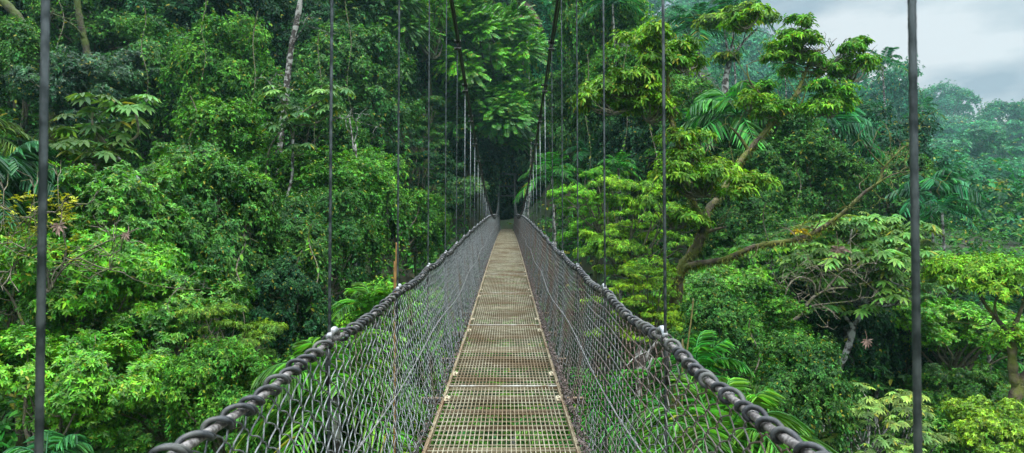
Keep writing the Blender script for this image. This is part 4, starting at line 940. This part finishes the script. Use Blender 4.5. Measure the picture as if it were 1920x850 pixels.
# far tower
g = Geo()
for sx in (-1, 1):
    g.box((sx * .70, 57.75, 1.9), (.16, .16, 5.0)); g.box((sx * .70, 57.75, -.45), (.4, .4, .3))
    g.tube([(sx * .70, 57.8, 3.9), (sx * .95, 66, -.3)], .016, 6)
tw = BR('tower', g.mesh('tower_posts', M['tower'], False))
g = Geo(); g.box((0, 57.75, 4.46), (1.7, .18, .12)); link('cross_bar', g.mesh('tower_bar', M['tower'], False), tw)
for zq, hq in ((2.6, .10), (3.4, .08)):
    g = Geo(); g.box((0, 57.75, zq), (1.236, .10, hq)); link('cross_bar', g.mesh('tower_bar', M['tower'], False), tw)
# landing and forest path beyond
g = Geo(); g.box((X0, (YE + 60.4) / 2, -.38), (1.5, 60.4 - YE - .01, .3)); tag(link('path', g.mesh('landing', M['concrete'], False)), kind='structure')

# ------------------------------------------------------------------ haze, sky, sun, camera
m, nt, out = new_mat('haze_air')
v = N(nt, 'ShaderNodeVolumePrincipled'); v.inputs['Color'].default_value = (.36, .66, .66, 1); v.inputs['Density'].default_value = HAZE; v.inputs['Anisotropy'].default_value = .2
nt.links.new(v.outputs[0], out.inputs['Volume'])
zs = Z.min(); g = Geo(); zt = max(Z.max(), 60) + 120
g.box((0, 30, (zs - 1 + zt) / 2), (606, 606, zt - zs + 1)); tag(link('haze', g.mesh('haze', m, False)), kind='stuff')

w = bpy.data.worlds.new('World'); scene.world = w; w.use_nodes = True; nt = w.node_tree; nt.nodes.clear(); L = nt.links.new
SUN_EL, SUN_AZ = R(62), R(150)          # azimuth clockwise from +Y
sky = N(nt, 'ShaderNodeTexSky', sky_type='NISHITA'); sky.sun_disc = False; sky.sun_elevation = SUN_EL; sky.sun_rotation = SUN_AZ
tc = N(nt, 'ShaderNodeTexCoord'); mp = N(nt, 'ShaderNodeMapping'); mp.inputs['Scale'].default_value = (1.0, 1.0, 2.6); mp.inputs['Location'].default_value = (.35, .2, .1); L(tc.outputs['Generated'], mp.inputs['Vector'])
nz = N(nt, 'ShaderNodeTexNoise'); nz.inputs['Scale'].default_value = 4.2; nz.inputs['Detail'].default_value = 5; nz.inputs['Roughness'].default_value = .48; L(mp.outputs[0], nz.inputs['Vector'])
cr = N(nt, 'ShaderNodeValToRGB'); e = cr.color_ramp.elements; e[0].position = .41; e[0].color = (4.6, 5.4, 6.5, 1); e[1].position = .58; e[1].color = (9.4, 9.6, 10.1, 1)
L(nz.outputs['Fac'], cr.inputs['Fac'])
mx = N(nt, 'ShaderNodeMixRGB'); mx.inputs['Fac'].default_value = .93; L(sky.outputs[0], mx.inputs['Color1']); L(cr.outputs[0], mx.inputs['Color2'])
bg = N(nt, 'ShaderNodeBackground'); bg.inputs['Strength'].default_value = .1; sx_ = N(nt, 'ShaderNodeSeparateXYZ'); L(tc.outputs['Generated'], sx_.inputs[0])
zr_ = N(nt, 'ShaderNodeMapRange'); zr_.inputs['From Min'].default_value = .32; zr_.inputs['From Max'].default_value = 1; zr_.inputs['To Min'].default_value = .45; zr_.inputs['To Max'].default_value = 3.6; L(sx_.outputs['Z'], zr_.inputs['Value'])
vm = N(nt, 'ShaderNodeVectorMath', operation='SCALE'); L(mx.outputs[0], vm.inputs[0]); L(zr_.outputs['Result'], vm.inputs['Scale'])
L(vm.outputs[0], bg.inputs['Color'])
out = N(nt, 'ShaderNodeOutputWorld'); L(bg.outputs[0], out.inputs['Surface'])

ld = bpy.data.lights.new('sun', 'SUN'); ld.energy = 1.5; ld.angle = R(14); ld.color = (1, .96, .88); lo = bpy.data.objects.new('sun', ld); col.objects.link(lo)
d = Vector((math.sin(SUN_AZ) * math.cos(SUN_EL), math.cos(SUN_AZ) * math.cos(SUN_EL), math.sin(SUN_EL))); lo.rotation_euler = d.to_track_quat('Z', 'Y').to_euler(); lo.location = d * 50

cd = bpy.data.cameras.new('camera'); cam = bpy.data.objects.new('camera', cd); col.objects.link(cam); scene.camera = cam
cd.lens = 24; cd.sensor_width = 36; cd.clip_start = .05; cd.clip_end = 2000; cam.location = (0, 0, 0); cam.rotation_euler = (R(90), 0, -math.atan(9 / F))
cd.dof.use_dof = True; cd.dof.focus_distance = 7.5; cd.dof.aperture_fstop = 9
cam.rotation_euler[0] = R(91); cd.shift_y = -math.tan(R(1)) * 1280 / 1920
scene.view_settings.view_transform = 'Standard'; scene.view_settings.look = 'None'; scene.view_settings.exposure = EXPO; scene.view_settings.gamma = 1; scene.view_settings.use_curve_mapping = False
scene.render.engine = 'CYCLES'; c = scene.cycles; c.max_bounces = 5; c.diffuse_bounces = 2; c.glossy_bounces = 2; c.transmission_bounces = 4; c.volume_bounces = 1; c.transparent_max_bounces = 4
c.use_denoising = True; c.denoiser = 'OPENIMAGEDENOISE'; c.denoising_input_passes = 'RGB_ALBEDO_NORMAL'; c.denoising_prefilter = 'ACCURATE'
c.sample_clamp_indirect = 6
